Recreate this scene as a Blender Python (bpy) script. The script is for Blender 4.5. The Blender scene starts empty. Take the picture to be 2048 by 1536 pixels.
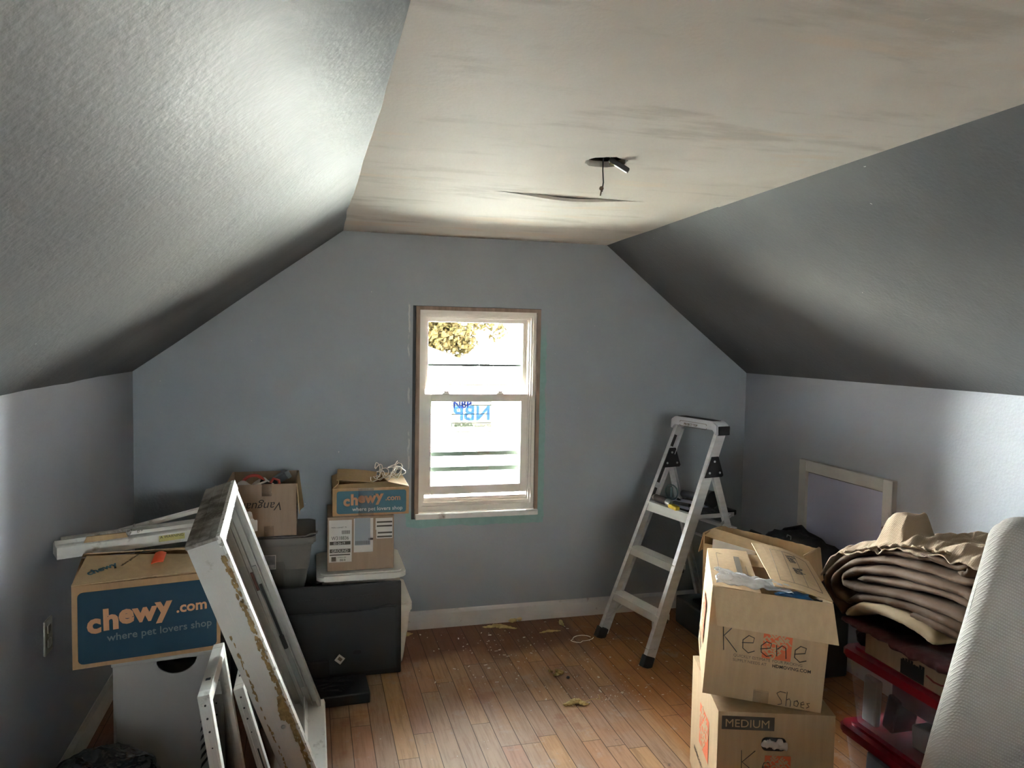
import bpy, bmesh, math, random
from mathutils import Vector, Matrix, Euler, noise
random.seed(7)
C = bpy.context.scene.collection
SC = bpy.context.scene
PI = math.pi

# ------------------------------------------------------------------ camera
FPX, YAW, PIT, ROLL, CAMH = 1485.3, 0.2651, -0.0579, 0.0179, 1.65
_cy, _sy = math.cos(YAW), math.sin(YAW)
FW = Vector((_sy*math.cos(PIT), _cy*math.cos(PIT), math.sin(PIT)))
_r = Vector((_cy, -_sy, 0)); _u = _r.cross(FW)
RT = _r*math.cos(ROLL) + _u*math.sin(ROLL)
UP = -_r*math.sin(ROLL) + _u*math.cos(ROLL)
cam = bpy.data.cameras.new('camera'); camo = bpy.data.objects.new('camera', cam); C.objects.link(camo)
cam.sensor_width = 36.0; cam.lens = FPX/2048*36.0; cam.clip_start = 0.05
M = Matrix((RT, UP, -FW)).transposed().to_4x4(); M.translation = Vector((0, 0, CAMH))
camo.matrix_world = M
SC.camera = camo

# ------------------------------------------------------------------ world, sun, exposure
SC.view_settings.view_transform = 'Standard'; SC.view_settings.look = 'None'
SC.view_settings.gamma = 1.0; SC.view_settings.use_curve_mapping = False
SC.view_settings.exposure = 1.5
SC.cycles.max_bounces = 14; SC.cycles.diffuse_bounces = 10; SC.cycles.glossy_bounces = 5
SC.cycles.transparent_max_bounces = 16; SC.cycles.sample_clamp_indirect = 12.0
SC.cycles.caustics_reflective = False; SC.cycles.caustics_refractive = False
SKY, GROUND, SUNE = 108.0, 105.0, 50.0
W = bpy.data.worlds.new('world'); SC.world = W; W.use_nodes = True
nt = W.node_tree; nt.nodes.clear()
tc = nt.nodes.new('ShaderNodeTexCoord'); sx = nt.nodes.new('ShaderNodeSeparateXYZ')
mr = nt.nodes.new('ShaderNodeMapRange'); mr.inputs['From Min'].default_value = -0.06; mr.inputs['From Max'].default_value = 0.02
mx = nt.nodes.new('ShaderNodeMix'); mx.data_type = 'RGBA'
mx.inputs[6].default_value = (1.0*GROUND, .93*GROUND, .84*GROUND, 1); mz = nt.nodes.new('ShaderNodeMapRange'); mz.inputs['From Max'].default_value = .75; mz.inputs['To Min'].default_value = 1.0; mz.inputs['To Max'].default_value = .18
ms = nt.nodes.new('ShaderNodeVectorMath'); ms.operation = 'SCALE'; ms.inputs[0].default_value = (.93*SKY, .975*SKY, 1.0*SKY)      # hazy sky: brighter towards the horizon
bg = nt.nodes.new('ShaderNodeBackground'); wo = nt.nodes.new('ShaderNodeOutputWorld')
nt.links.new(tc.outputs['Generated'], sx.inputs[0]); nt.links.new(sx.outputs['Z'], mr.inputs['Value'])
nt.links.new(sx.outputs['Z'], mz.inputs['Value']); nt.links.new(mz.outputs[0], ms.inputs['Scale']); nt.links.new(ms.outputs[0], mx.inputs[7]); nt.links.new(mr.outputs[0], mx.inputs[0]); nt.links.new(mx.outputs[2], bg.inputs['Color']); nt.links.new(bg.outputs[0], wo.inputs[0])
sun = bpy.data.lights.new('sun', 'SUN'); sun.energy = SUNE; sun.angle = math.radians(1.0); sun.color = (1, .95, .86)
suno = bpy.data.objects.new('sun', sun); C.objects.link(suno)
suno.rotation_euler = Vector((-.25, -.9, .75)).to_track_quat('Z', 'Y').to_euler()      # high behind the house, never enters the window

# ------------------------------------------------------------------ measuring helpers (pixel of the photograph -> point on a plane of the room)
def ray(px, py): return FW + RT*((px-1024)/FPX) - UP*((py-768)/FPX)
def atX(px, py, x): d = ray(px, py); return Vector((0, 0, CAMH)) + d*(x/d.x)
def atY(px, py, y): d = ray(px, py); return Vector((0, 0, CAMH)) + d*(y/d.y)
def atZ(px, py, z): d = ray(px, py); return Vector((0, 0, CAMH)) + d*((z-CAMH)/d.z)

# ------------------------------------------------------------------ materials
def s2l(c):
    return tuple(((v/12.92) if v <= .04045 else ((v+.055)/1.055)**2.4) for v in c)
def rgb(r, g, b): return s2l((r/255, g/255, b/255)) + (1,)
def mat(name, col, rough=.6, metal=0, var=.0, vscale=6, bump=0, bscale=60, spec=.5, col2=None, stretch=None, coat=0, trans=0, alpha=1, sheen=0, dirt=None, bdist=.002):
    m = bpy.data.materials.new(name); m.use_nodes = True; n = m.node_tree; b = n.nodes['Principled BSDF']
    b.inputs['Base Color'].default_value = col; b.inputs['Roughness'].default_value = rough; b.inputs['Metallic'].default_value = metal
    b.inputs['Specular IOR Level'].default_value = spec; b.inputs['Coat Weight'].default_value = coat
    b.inputs['Transmission Weight'].default_value = trans; b.inputs['Alpha'].default_value = alpha
    if sheen: b.inputs['Sheen Weight'].default_value = sheen
    t = n.nodes.new('ShaderNodeTexCoord'); mp = n.nodes.new('ShaderNodeMapping'); n.links.new(t.outputs['Object'], mp.inputs[0])
    if stretch: mp.inputs['Scale'].default_value = stretch
    last = None
    if var or col2:
        nz = n.nodes.new('ShaderNodeTexNoise'); nz.inputs['Scale'].default_value = vscale; nz.inputs['Detail'].default_value = 5
        n.links.new(mp.outputs[0], nz.inputs['Vector'])
        cr = n.nodes.new('ShaderNodeValToRGB'); cr.color_ramp.elements[0].position = .35; cr.color_ramp.elements[1].position = .68
        c1 = tuple(v*(1-var) for v in col[:3])+(1,); c2 = col2 if col2 else tuple(min(1, v*(1+var)) for v in col[:3])+(1,)
        cr.color_ramp.elements[0].color = c1; cr.color_ramp.elements[1].color = c2
        n.links.new(nz.outputs['Fac'], cr.inputs[0]); last = cr.outputs[0]
    if dirt:
        dcol, dscale, dlo, dhi = dirt
        nz = n.nodes.new('ShaderNodeTexNoise'); nz.inputs['Scale'].default_value = dscale; nz.inputs['Detail'].default_value = 8; nz.inputs['Roughness'].default_value = .65
        n.links.new(mp.outputs[0], nz.inputs['Vector'])
        r2 = n.nodes.new('ShaderNodeMapRange'); r2.inputs['From Min'].default_value = dlo; r2.inputs['From Max'].default_value = dhi
        n.links.new(nz.outputs['Fac'], r2.inputs['Value'])
        mm = n.nodes.new('ShaderNodeMix'); mm.data_type = 'RGBA'; n.links.new(r2.outputs[0], mm.inputs[0])
        if last: n.links.new(last, mm.inputs[6])
        else: mm.inputs[6].default_value = col
        mm.inputs[7].default_value = dcol; last = mm.outputs[2]
    if last: n.links.new(last, b.inputs['Base Color'])
    if bump:
        nz = n.nodes.new('ShaderNodeTexNoise'); nz.inputs['Scale'].default_value = bscale; nz.inputs['Detail'].default_value = 3
        n.links.new(mp.outputs[0], nz.inputs['Vector'])
        bp = n.nodes.new('ShaderNodeBump'); bp.inputs['Strength'].default_value = bump; bp.inputs['Distance'].default_value = bdist
        n.links.new(nz.outputs['Fac'], bp.inputs['Height']); n.links.new(bp.outputs[0], b.inputs['Normal'])
    return m
def N(m, t, **kw):
    x = m.node_tree.nodes.new(t)
    for k, v in kw.items(): setattr(x, k, v)
    return x
def math_(m, op, a, b=None, c=None):
    x = N(m, 'ShaderNodeMath', operation=op)
    for i, v in enumerate((a, b, c)):
        if v is None: continue
        if isinstance(v, (int, float)): x.inputs[i].default_value = v
        else: m.node_tree.links.new(v, x.inputs[i])
    return x.outputs[0]
def mixc(m, f, a, b):
    x = N(m, 'ShaderNodeMix', data_type='RGBA')
    for i, v in ((0, f), (6, a), (7, b)):
        if isinstance(v, (int, float, tuple)): x.inputs[i].default_value = v
        else: m.node_tree.links.new(v, x.inputs[i])
    return x.outputs[2]
def noise_(m, vec, scale, detail=4, rough=.5, sc=None):
    L = m.node_tree.links
    if sc:
        mp = N(m, 'ShaderNodeMapping'); mp.inputs['Scale'].default_value = sc; L.new(vec, mp.inputs[0]); vec = mp.outputs[0]
    x = N(m, 'ShaderNodeTexNoise'); x.inputs['Scale'].default_value = scale; x.inputs['Detail'].default_value = detail; x.inputs['Roughness'].default_value = rough
    L.new(vec, x.inputs['Vector']); return x.outputs['Fac']
def smooth_(m, v, lo, hi):
    x = N(m, 'ShaderNodeMapRange', interpolation_type='SMOOTHSTEP'); x.inputs['From Min'].default_value = lo; x.inputs['From Max'].default_value = hi
    m.node_tree.links.new(v, x.inputs['Value']); return x.outputs[0]

def wall_paint(name, c1, c2, rough, teal=False, bumpd=.0022, bs=90, spec=.5):
    m = bpy.data.materials.new(name); m.use_nodes = True; b = m.node_tree.nodes['Principled BSDF']; L = m.node_tree.links
    g = N(m, 'ShaderNodeNewGeometry').outputs['Position']
    col = mixc(m, smooth_(m, noise_(m, g, 1.7, 5), .35, .7), c1, c2)
    nick = noise_(m, g, 38, 2); col = mixc(m, smooth_(m, nick, .80, .815), col, rgb(200, 200, 196))
    if teal:
        s = N(m, 'ShaderNodeSeparateXYZ'); L.new(g, s.inputs[0]); X, Z = s.outputs[0], s.outputs[2]
        wob = math_(m, 'MULTIPLY', math_(m, 'SUBTRACT', noise_(m, g, 16, 4), .5), .035)
        xx = math_(m, 'ADD', X, wob); zz = math_(m, 'ADD', Z, wob)
        a = smooth_(m, xx, .515, .522); a = math_(m, 'MULTIPLY', a, smooth_(m, xx, 1.333, 1.326))
        a = math_(m, 'MULTIPLY', a, smooth_(m, zz, .582, .589)); a = math_(m, 'MULTIPLY', a, smooth_(m, zz, 1.80, 1.62))
        low = smooth_(m, Z, .70, .66); rgt = smooth_(m, X, 1.2, 1.25)
        a = math_(m, 'MULTIPLY', a, math_(m, 'MAXIMUM', low, rgt))
        col = mixc(m, math_(m, 'MULTIPLY', a, .9), col, mixc(m, noise_(m, g, 30, 5), rgb(140, 180, 174), rgb(120, 156, 150)))
        # chipped light edge left of and above the opening
        e = math_(m, 'MULTIPLY', smooth_(m, xx, .522, .526), smooth_(m, xx, .536, .531))
        e = math_(m, 'MULTIPLY', e, math_(m, 'MULTIPLY', smooth_(m, Z, .65, .7), smooth_(m, Z, 1.88, 1.84)))
        e = math_(m, 'MULTIPLY', e, smooth_(m, noise_(m, g, 9, 4), .45, .55))
        col = mixc(m, e, col, rgb(185, 188, 186))
    L.new(col, b.inputs['Base Color']); b.inputs['Roughness'].default_value = rough; b.inputs['Specular IOR Level'].default_value = spec
    rr = N(m, 'ShaderNodeMapRange'); rr.inputs['To Min'].default_value = rough-.05; rr.inputs['To Max'].default_value = rough+.08
    L.new(noise_(m, g, 2.3, 5), rr.inputs['Value']); L.new(rr.outputs[0], b.inputs['Roughness'])
    h = math_(m, 'ADD', math_(m, 'MULTIPLY', noise_(m, g, bs, 3), .5), math_(m, 'MULTIPLY', noise_(m, g, 6, 4), 1.6))
    bp = N(m, 'ShaderNodeBump'); bp.inputs['Strength'].default_value = .8; bp.inputs['Distance'].default_value = bumpd
    L.new(h, bp.inputs['Height']); L.new(bp.outputs[0], b.inputs['Normal'])
    return m
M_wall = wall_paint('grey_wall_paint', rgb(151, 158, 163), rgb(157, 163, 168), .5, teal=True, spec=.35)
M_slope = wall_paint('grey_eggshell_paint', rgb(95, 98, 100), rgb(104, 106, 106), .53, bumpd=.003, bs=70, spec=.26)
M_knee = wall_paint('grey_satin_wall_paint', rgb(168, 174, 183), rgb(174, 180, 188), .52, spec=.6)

def ceiling_mat():
    m = bpy.data.materials.new('worn_beige_ceiling_paint'); m.use_nodes = True; b = m.node_tree.nodes['Principled BSDF']; L = m.node_tree.links
    g = N(m, 'ShaderNodeNewGeometry').outputs['Position']
    col = mixc(m, smooth_(m, noise_(m, g, 1.4, 6), .35, .65), rgb(218, 212, 203), rgb(230, 226, 219))
    col = mixc(m, math_(m, 'MULTIPLY', smooth_(m, noise_(m, g, 2.0, 6, .6, (1.0, 3.5, 1)), .52, .68), .5), col, rgb(184, 178, 166))
    col = mixc(m, math_(m, 'MULTIPLY', smooth_(m, noise_(m, g, 1.5, 4, .5, (1, 4, 1)), .58, .7), .45), col, rgb(230, 210, 188))
    col = mixc(m, smooth_(m, noise_(m, g, 45, 2), .75, .77), col, rgb(225, 220, 210))
    L.new(col, b.inputs['Base Color']); b.inputs['Roughness'].default_value = .62; b.inputs['Specular IOR Level'].default_value = .06
    h = math_(m, 'ADD', math_(m, 'MULTIPLY', noise_(m, g, 80, 3), .35), math_(m, 'MULTIPLY', noise_(m, g, 4, 4), 1.6))
    bp = N(m, 'ShaderNodeBump'); bp.inputs['Strength'].default_value = .7; bp.inputs['Distance'].default_value = .003
    L.new(h, bp.inputs['Height']); L.new(bp.outputs[0], b.inputs['Normal']); return m
M_ceil = ceiling_mat()

def floor_mat():
    m = bpy.data.materials.new('worn_oak_strip_floor'); m.use_nodes = True; b = m.node_tree.nodes['Principled BSDF']; L = m.node_tree.links
    g = N(m, 'ShaderNodeNewGeometry').outputs['Position']
    s = N(m, 'ShaderNodeSeparateXYZ'); L.new(g, s.inputs[0]); X, Y = s.outputs[0], s.outputs[1]
    row = math_(m, 'DIVIDE', math_(m, 'ADD', X, 10.02), .0835); ri = math_(m, 'FLOOR', row); rf = math_(m, 'FRACT', row)
    wn = N(m, 'ShaderNodeTexWhiteNoise', noise_dimensions='1D'); L.new(ri, wn.inputs['W'])
    yy = math_(m, 'DIVIDE', math_(m, 'ADD', math_(m, 'ADD', Y, 10), math_(m, 'MULTIPLY', wn.outputs['Value'], 1.7)), .78)
    yi = math_(m, 'FLOOR', yy); yf = math_(m, 'FRACT', yy)
    cv = N(m, 'ShaderNodeCombineXYZ'); L.new(ri, cv.inputs[0]); L.new(yi, cv.inputs[1])
    w2 = N(m, 'ShaderNodeTexWhiteNoise', noise_dimensions='3D'); L.new(cv.outputs[0], w2.inputs['Vector'])
    ramp = N(m, 'ShaderNodeValToRGB'); L.new(w2.outputs['Value'], ramp.inputs[0]); e = ramp.color_ramp.elements
    e[0].position = 0; e[0].color = rgb(160, 130, 108); e[1].position = 1; e[1].color = rgb(182, 144, 106)
    for p, c in ((.25, (168, 138, 114)), (.45, (176, 142, 110)), (.62, (170, 128, 104)), (.8, (164, 134, 112))):
        k = e.new(p); k.color = rgb(*c)
    # grain, stretched along each plank
    off = N(m, 'ShaderNodeVectorMath', operation='ADD'); L.new(g, off.inputs[0]); L.new(w2.outputs['Color'], off.inputs[1])
    gr = noise_(m, off.outputs[0], 9, 7, .65, (9, .55, 1)); col = mixc(m, math_(m, 'MULTIPLY', smooth_(m, gr, .42, .68), .4), ramp.outputs[0], rgb(112, 78, 56))
    # old orange varnish left in places, worn grey wood in others
    orange = smooth_(m, noise_(m, g, 2.6, 6, .6), .5, .62)
    right = smooth_(m, X, 1.42, 1.5); orange = math_(m, 'MAXIMUM', math_(m, 'MULTIPLY', orange, .3), math_(m, 'MULTIPLY', right, .75))
    col = mixc(m, orange, col, mixc(m, gr, rgb(180, 126, 74), rgb(136, 86, 48)))
    worn = smooth_(m, noise_(m, g, 5.5, 8, .7), .56, .66); col = mixc(m, math_(m, 'MULTIPLY', worn, .5), col, rgb(170, 152, 140))
    red = smooth_(m, noise_(m, g, 3.1, 5, .6, (1, 1.4, 1)), .58, .68); col = mixc(m, math_(m, 'MULTIPLY', red, .45), col, rgb(138, 82, 62))
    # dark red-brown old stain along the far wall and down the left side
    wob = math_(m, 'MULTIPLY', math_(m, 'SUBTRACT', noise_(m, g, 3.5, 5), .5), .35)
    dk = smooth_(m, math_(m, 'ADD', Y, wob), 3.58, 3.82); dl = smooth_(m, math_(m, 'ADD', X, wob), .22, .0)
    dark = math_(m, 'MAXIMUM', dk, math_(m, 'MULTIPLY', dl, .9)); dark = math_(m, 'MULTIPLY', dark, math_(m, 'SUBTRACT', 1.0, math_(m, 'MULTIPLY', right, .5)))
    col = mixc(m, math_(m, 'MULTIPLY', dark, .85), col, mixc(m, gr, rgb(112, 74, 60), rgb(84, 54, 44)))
    stain = smooth_(m, noise_(m, g, 7.5, 6, .6), .66, .72)
    sr = math_(m, 'MULTIPLY', smooth_(m, X, 1.0, 1.15), smooth_(m, Y, 3.05, 2.95)); col = mixc(m, math_(m, 'MULTIPLY', math_(m, 'MULTIPLY', stain, sr), .7), col, rgb(58, 56, 58))
    # pale plaster dust specks
    col = mixc(m, smooth_(m, noise_(m, g, 70, 2), .74, .77), col, rgb(206, 198, 184))
    gap = math_(m, 'MAXIMUM', math_(m, 'LESS_THAN', math_(m, 'MINIMUM', rf, math_(m, 'SUBTRACT', 1.0, rf)), .018),
                math_(m, 'LESS_THAN', math_(m, 'MINIMUM', yf, math_(m, 'SUBTRACT', 1.0, yf)), .0018))
    col = mixc(m, math_(m, 'MULTIPLY', gap, .8), col, rgb(40, 28, 22))
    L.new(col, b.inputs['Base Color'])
    rr = N(m, 'ShaderNodeMapRange'); b.inputs['Specular IOR Level'].default_value = .12; rr.inputs['To Min'].default_value = .4; rr.inputs['To Max'].default_value = .7; L.new(noise_(m, g, 6, 6, .6), rr.inputs['Value']); L.new(rr.outputs[0], b.inputs['Roughness'])
    h = math_(m, 'SUBTRACT', math_(m, 'MULTIPLY', gr, .25), gap)
    bp = N(m, 'ShaderNodeBump'); bp.inputs['Strength'].default_value = .6; bp.inputs['Distance'].default_value = .002
    L.new(h, bp.inputs['Height']); L.new(bp.outputs[0], b.inputs['Normal']); return m
M_floor = floor_mat()

M_white = mat('scuffed_white_vinyl', rgb(224, 222, 216), .42, var=.05, vscale=5, dirt=(rgb(120, 112, 98), 14, .6, .78), bump=.15, bscale=25)
M_vinyl = mat('white_window_vinyl', rgb(228, 222, 214), .4)
M_trimw = mat('white_painted_wood', rgb(216, 215, 212), .5, var=.06, vscale=8, bump=.25, bscale=30, dirt=(rgb(120, 106, 92), 9, .62, .72))
M_bwood = mat('bare_brown_wood', rgb(150, 128, 112), .75, var=.2, vscale=12, stretch=(3, 3, .5))
M_jambout = mat('aged_grey_white_vinyl', rgb(206, 203, 196), .5, var=.06, vscale=4, dirt=(rgb(140, 130, 112), 9, .66, .76))
M_dirty = mat('dirty_aluminium_cap', rgb(166, 160, 150), .6, var=.2, vscale=5, dirt=(rgb(74, 62, 50), 9, .42, .62))
M_flake = mat('flaking_white_paint', rgb(236, 234, 228), .6, dirt=(rgb(170, 166, 156), 60, .55, .6), bump=.6, bscale=80)
M_foam = mat('cured_yellow_foam', rgb(150, 126, 84), .85, var=.35, vscale=40, bump=.8, bscale=70, bdist=.006)
M_groove = mat('weathered_track', rgb(176, 176, 170), .5, var=.1, vscale=6, stretch=(4, 4, .6), dirt=(rgb(70, 66, 60), 10, .66, .8))
def card(name, c, c2=None): return mat(name, c, .82, var=.05, vscale=7, col2=c2, bump=.25, bscale=40, stretch=(8, 8, .6), spec=.25)
M_card = card('brown_cardboard', rgb(176, 140, 104))
M_card2 = card('pale_brown_cardboard', rgb(190, 160, 122))
M_cardk = card('tan_moving_cardboard', rgb(188, 160, 126))
M_cardd = card('dull_brown_cardboard', rgb(160, 138, 118))
M_edge = mat('corrugated_edge', rgb(206, 178, 138), .85, bump=.6, bscale=300)
M_blue = mat('dark_blue_print', rgb(30, 58, 74), .7, var=.04, vscale=10, spec=.3)
M_blue2 = mat('faded_blue_print', rgb(72, 108, 122), .7, var=.05, vscale=10, spec=.3)
M_print = mat('tan_print', rgb(196, 142, 104), .7)
M_printg = mat('grey_tagline_print', rgb(96, 104, 104), .7)
M_orange = mat('orange_print', rgb(214, 106, 66), .75, dirt=(rgb(200, 160, 122), 30, .62, .74))
M_ink = mat('black_marker_ink', rgb(38, 32, 32), .6)
M_inkf = mat('faded_grey_ink', rgb(112, 98, 84), .75)
M_dkbar = mat('dark_printed_bar', rgb(72, 66, 58), .7)
M_label = mat('white_paper_label', rgb(214, 210, 204), .7, var=.03, vscale=20)
M_lab2 = mat('grey_tape_patch', rgb(150, 158, 164), .45)
M_black = mat('black_plastic', rgb(20, 20, 22), .45, bump=.1, bscale=120)
M_tv = mat('matte_black_tv_plastic', rgb(24, 26, 28), .5, bump=.12, bscale=200)
M_tvp = mat('charcoal_tv_panel', rgb(38, 42, 45), .55, bump=.1, bscale=200)
M_grip = mat('grey_tote_plastic', rgb(116, 114, 108), .5, var=.03, vscale=4)
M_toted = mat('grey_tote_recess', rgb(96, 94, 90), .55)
M_milk = mat('milky_white_plastic', rgb(242, 242, 236), .4, var=.03, vscale=4)
M_bin = mat('satin_white_plastic', rgb(160, 156, 151), .45, var=.03, vscale=3)
M_alu = mat('brushed_aluminium', rgb(224, 226, 226), .38, metal=.3, var=.08, vscale=5, stretch=(1, 1, 8), dirt=(rgb(120, 118, 112), 12, .66, .76))
M_alup = mat('painted_aluminium_tread', rgb(238, 242, 238), .42, metal=.0, var=.06, vscale=9, dirt=(rgb(110, 92, 70), 9, .68, .76))
M_capg = mat('grey_moulded_cap', rgb(198, 200, 206), .45, var=.06, vscale=14)
M_rubber = mat('black_rubber', rgb(30, 30, 32), .7)
M_sticker = mat('dark_warning_sticker', rgb(52, 50, 52), .5, var=.3, vscale=90)
M_steel = mat('dull_steel', rgb(170, 170, 168), .3, metal=.9)
M_cloth = mat('brown_quilted_fabric', rgb(80, 58, 38), .72, var=.1, vscale=5, bump=.35, bscale=26, sheen=.04, bdist=.006, spec=.2)
M_cream = mat('cream_lining_fabric', rgb(178, 156, 126), .8, var=.05, vscale=8, bump=.4, bscale=12, sheen=.05, bdist=.01, spec=.2)
M_maroon = mat('maroon_cloth', rgb(74, 36, 36), .8, var=.2, vscale=14, bump=.6, bscale=14, sheen=.05, bdist=.02, spec=.2)
M_red = mat('dark_red_lid_plastic', rgb(136, 16, 34), .35, coat=.2)
M_bagb = mat('black_bag_nylon', rgb(26, 26, 30), .6, var=.2, vscale=20, bump=.5, bscale=18, bdist=.01)
M_trash = mat('shiny_black_bag_film', rgb(10, 10, 12), .18, bump=.9, bscale=14, spec=.7, bdist=.02)
M_insul = mat('yellow_insulation_fluff', rgb(206, 186, 136), .95, var=.15, vscale=40, bump=.8, bscale=70, spec=.1, bdist=.004)
M_hook = mat('ivory_hook_plastic', rgb(240, 234, 222), .35)
M_redp = mat('red_tool_plastic', rgb(176, 62, 50), .4)
M_dkgrey = mat('dark_grey_plastic', rgb(62, 66, 70), .45)
M_wcloth = mat('white_cloth', rgb(214, 206, 200), .85, bump=.5, bscale=25, bdist=.008)
M_clearbag = mat('clear_plastic_wrap', rgb(250, 250, 252), .12, alpha=.42, bump=.9, bscale=30, bdist=.01, spec=.8)
M_blueob = mat('deep_blue_plastic', rgb(24, 72, 110), .35)
M_orgf = mat('bright_orange_wrap', rgb(236, 92, 52), .5, bump=.5, bscale=60)
M_yel = mat('yellow_grip', rgb(226, 198, 66), .5)
M_lav = mat('pale_lavender_panel_paint', rgb(206, 210, 236), .4, var=.03, vscale=2, dirt=(rgb(120, 126, 140), 16, .72, .8), bump=.1, bscale=40)
M_teal = mat('dull_teal_disc', rgb(86, 108, 112), .4)
M_frost = bpy.data.materials.new('translucent_tote_plastic'); M_frost.use_nodes = True
_b = M_frost.node_tree.nodes['Principled BSDF']; _b.inputs['Base Color'].default_value = rgb(206, 210, 222); _b.inputs['Roughness'].default_value = .3; _b.inputs['Alpha'].default_value = .2
def glass_mat():
    m = bpy.data.materials.new('window_glass'); m.use_nodes = True; n = m.node_tree; L = n.links; n.nodes.remove(n.nodes['Principled BSDF'])
    tr = n.nodes.new('ShaderNodeBsdfTransparent'); gl = n.nodes.new('ShaderNodeBsdfGlossy'); gl.inputs['Roughness'].default_value = .01
    fr = n.nodes.new('ShaderNodeFresnel'); fr.inputs['IOR'].default_value = 1.45; mi = n.nodes.new('ShaderNodeMixShader')
    tr.inputs['Color'].default_value = (.96, .985, .975, 1)
    L.new(fr.outputs[0], mi.inputs[0]); L.new(tr.outputs[0], mi.inputs[1]); L.new(gl.outputs[0], mi.inputs[2]); L.new(mi.outputs[0], n.nodes['Material Output'].inputs[0]); return m
M_glass = glass_mat()
def weave_mat(name, c1, c2, scale, rough=.9, bd=.002):
    m = bpy.data.materials.new(name); m.use_nodes = True; b = m.node_tree.nodes['Principled BSDF']; L = m.node_tree.links
    t = N(m, 'ShaderNodeTexCoord').outputs['Object']
    w1 = N(m, 'ShaderNodeTexWave', bands_direction='DIAGONAL'); w1.inputs['Scale'].default_value = scale; w1.inputs['Distortion'].default_value = 1.5
    mp = N(m, 'ShaderNodeMapping'); mp.inputs['Scale'].default_value = (-1, 1, 1); L.new(t, mp.inputs[0])
    w2 = N(m, 'ShaderNodeTexWave', bands_direction='DIAGONAL'); w2.inputs['Scale'].default_value = scale; w2.inputs['Distortion'].default_value = 1.5
    L.new(t, w1.inputs[0]); L.new(mp.outputs[0], w2.inputs[0])
    h = math_(m, 'MULTIPLY', w1.outputs['Fac'], w2.outputs['Fac'])
    f = math_(m, 'ADD', math_(m, 'MULTIPLY', h, .5), math_(m, 'MULTIPLY', noise_(m, t, 5, 4), .5))
    L.new(mixc(m, f, c1, c2), b.inputs['Base Color']); b.inputs['Roughness'].default_value = rough; b.inputs['Specular IOR Level'].default_value = .2
    bp = N(m, 'ShaderNodeBump'); bp.inputs['Strength'].default_value = .8; bp.inputs['Distance'].default_value = bd
    L.new(h, bp.inputs['Height']); L.new(bp.outputs[0], b.inputs['Normal']); return m
M_mattress = weave_mat('quilted_knit_cover', rgb(160, 154, 147), rgb(192, 187, 180), 62, bd=.0016)
M_linen = weave_mat('beige_linen_weave', rgb(156, 134, 112), rgb(188, 168, 146), 90, bd=.001)

# ------------------------------------------------------------------ mesh helpers
def T(x=0, y=0, z=0): return Matrix.Translation((x, y, z))
def Rz(a): return Matrix.Rotation(a, 4, 'Z')
def Rx(a): return Matrix.Rotation(a, 4, 'X')
def Ry(a): return Matrix.Rotation(a, 4, 'Y')
def box(bm, x0, x1, y0, y1, z0, z1, bev=0, m=None, seg=2):
    r = bmesh.ops.create_cube(bm, size=1); vs = r['verts']
    for v in vs: v.co = Vector(((x0+x1)/2+v.co.x*(x1-x0), (y0+y1)/2+v.co.y*(y1-y0), (z0+z1)/2+v.co.z*(z1-z0)))
    if bev:
        es = list({e for v in vs for e in v.link_edges})
        r = bmesh.ops.bevel(bm, geom=es, offset=bev, segments=seg, profile=.5, affect='EDGES')
        vs = list({v for f in r['faces'] for v in f.verts} | {v for v in vs if v.is_valid})
    if m is not None:
        for v in vs: v.co = m @ v.co
    return vs
def hexa(bm, pts, bev=0):
    """eight points: bottom four (ccw) then top four"""
    v = [bm.verts.new(p) for p in pts]
    fs = [(3, 2, 1, 0), (4, 5, 6, 7), (0, 1, 5, 4), (1, 2, 6, 5), (2, 3, 7, 6), (3, 0, 4, 7)]
    F = [bm.faces.new([v[i] for i in f]) for f in fs]
    if bev: bmesh.ops.bevel(bm, geom=list({e for f in F for e in f.edges}), offset=bev, segments=2, profile=.5, affect='EDGES')
def beam(bm, a, b, w, d, up=(0, 0, 1), bev=0):
    """rectangular bar from a to b: w across, d along the 'up' hint"""
    a = Vector(a); b = Vector(b); t = (b-a).normalized(); s = t.cross(Vector(up)).normalized(); u = s.cross(t)
    P = []
    for p in (a, b):
        for i, j in ((-1, -1), (1, -1), (1, 1), (-1, 1)): P.append(p + s*(i*w/2) + u*(j*d/2))
    hexa(bm, P, bev)
def tube(bm, pts, r, seg=8, cap=True, radii=None):
    pts = [Vector(p) for p in pts]; rings = []; pn = None
    for i, p in enumerate(pts):
        t = (pts[min(i+1, len(pts)-1)] - pts[max(i-1, 0)]).normalized()
        if pn is None: pn = t.orthogonal().normalized()
        pn = (pn - t*pn.dot(t)).normalized(); bn = t.cross(pn)
        rr = radii[i] if radii else r
        rings.append([bm.verts.new(p + (pn*math.cos(2*PI*k/seg) + bn*math.sin(2*PI*k/seg))*rr) for k in range(seg)])
    for A, B in zip(rings, rings[1:]):
        for k in range(seg): bm.faces.new((A[k], A[(k+1) % seg], B[(k+1) % seg], B[k]))
    if cap: bm.faces.new(rings[0][::-1]); bm.faces.new(rings[-1])
def lathe(bm, prof, seg=24, m=None):
    rings = []
    for r, z in prof:
        rings.append([bm.verts.new((max(r, 1e-4)*math.cos(2*PI*k/seg), max(r, 1e-4)*math.sin(2*PI*k/seg), z)) for k in range(seg)])
    for A, B in zip(rings, rings[1:]):
        for k in range(seg): bm.faces.new((A[k], A[(k+1) % seg], B[(k+1) % seg], B[k]))
    bm.faces.new(rings[0][::-1]); bm.faces.new(rings[-1])
    if m is not None:
        for R in rings:
            for v in R: v.co = m @ v.co
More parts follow.
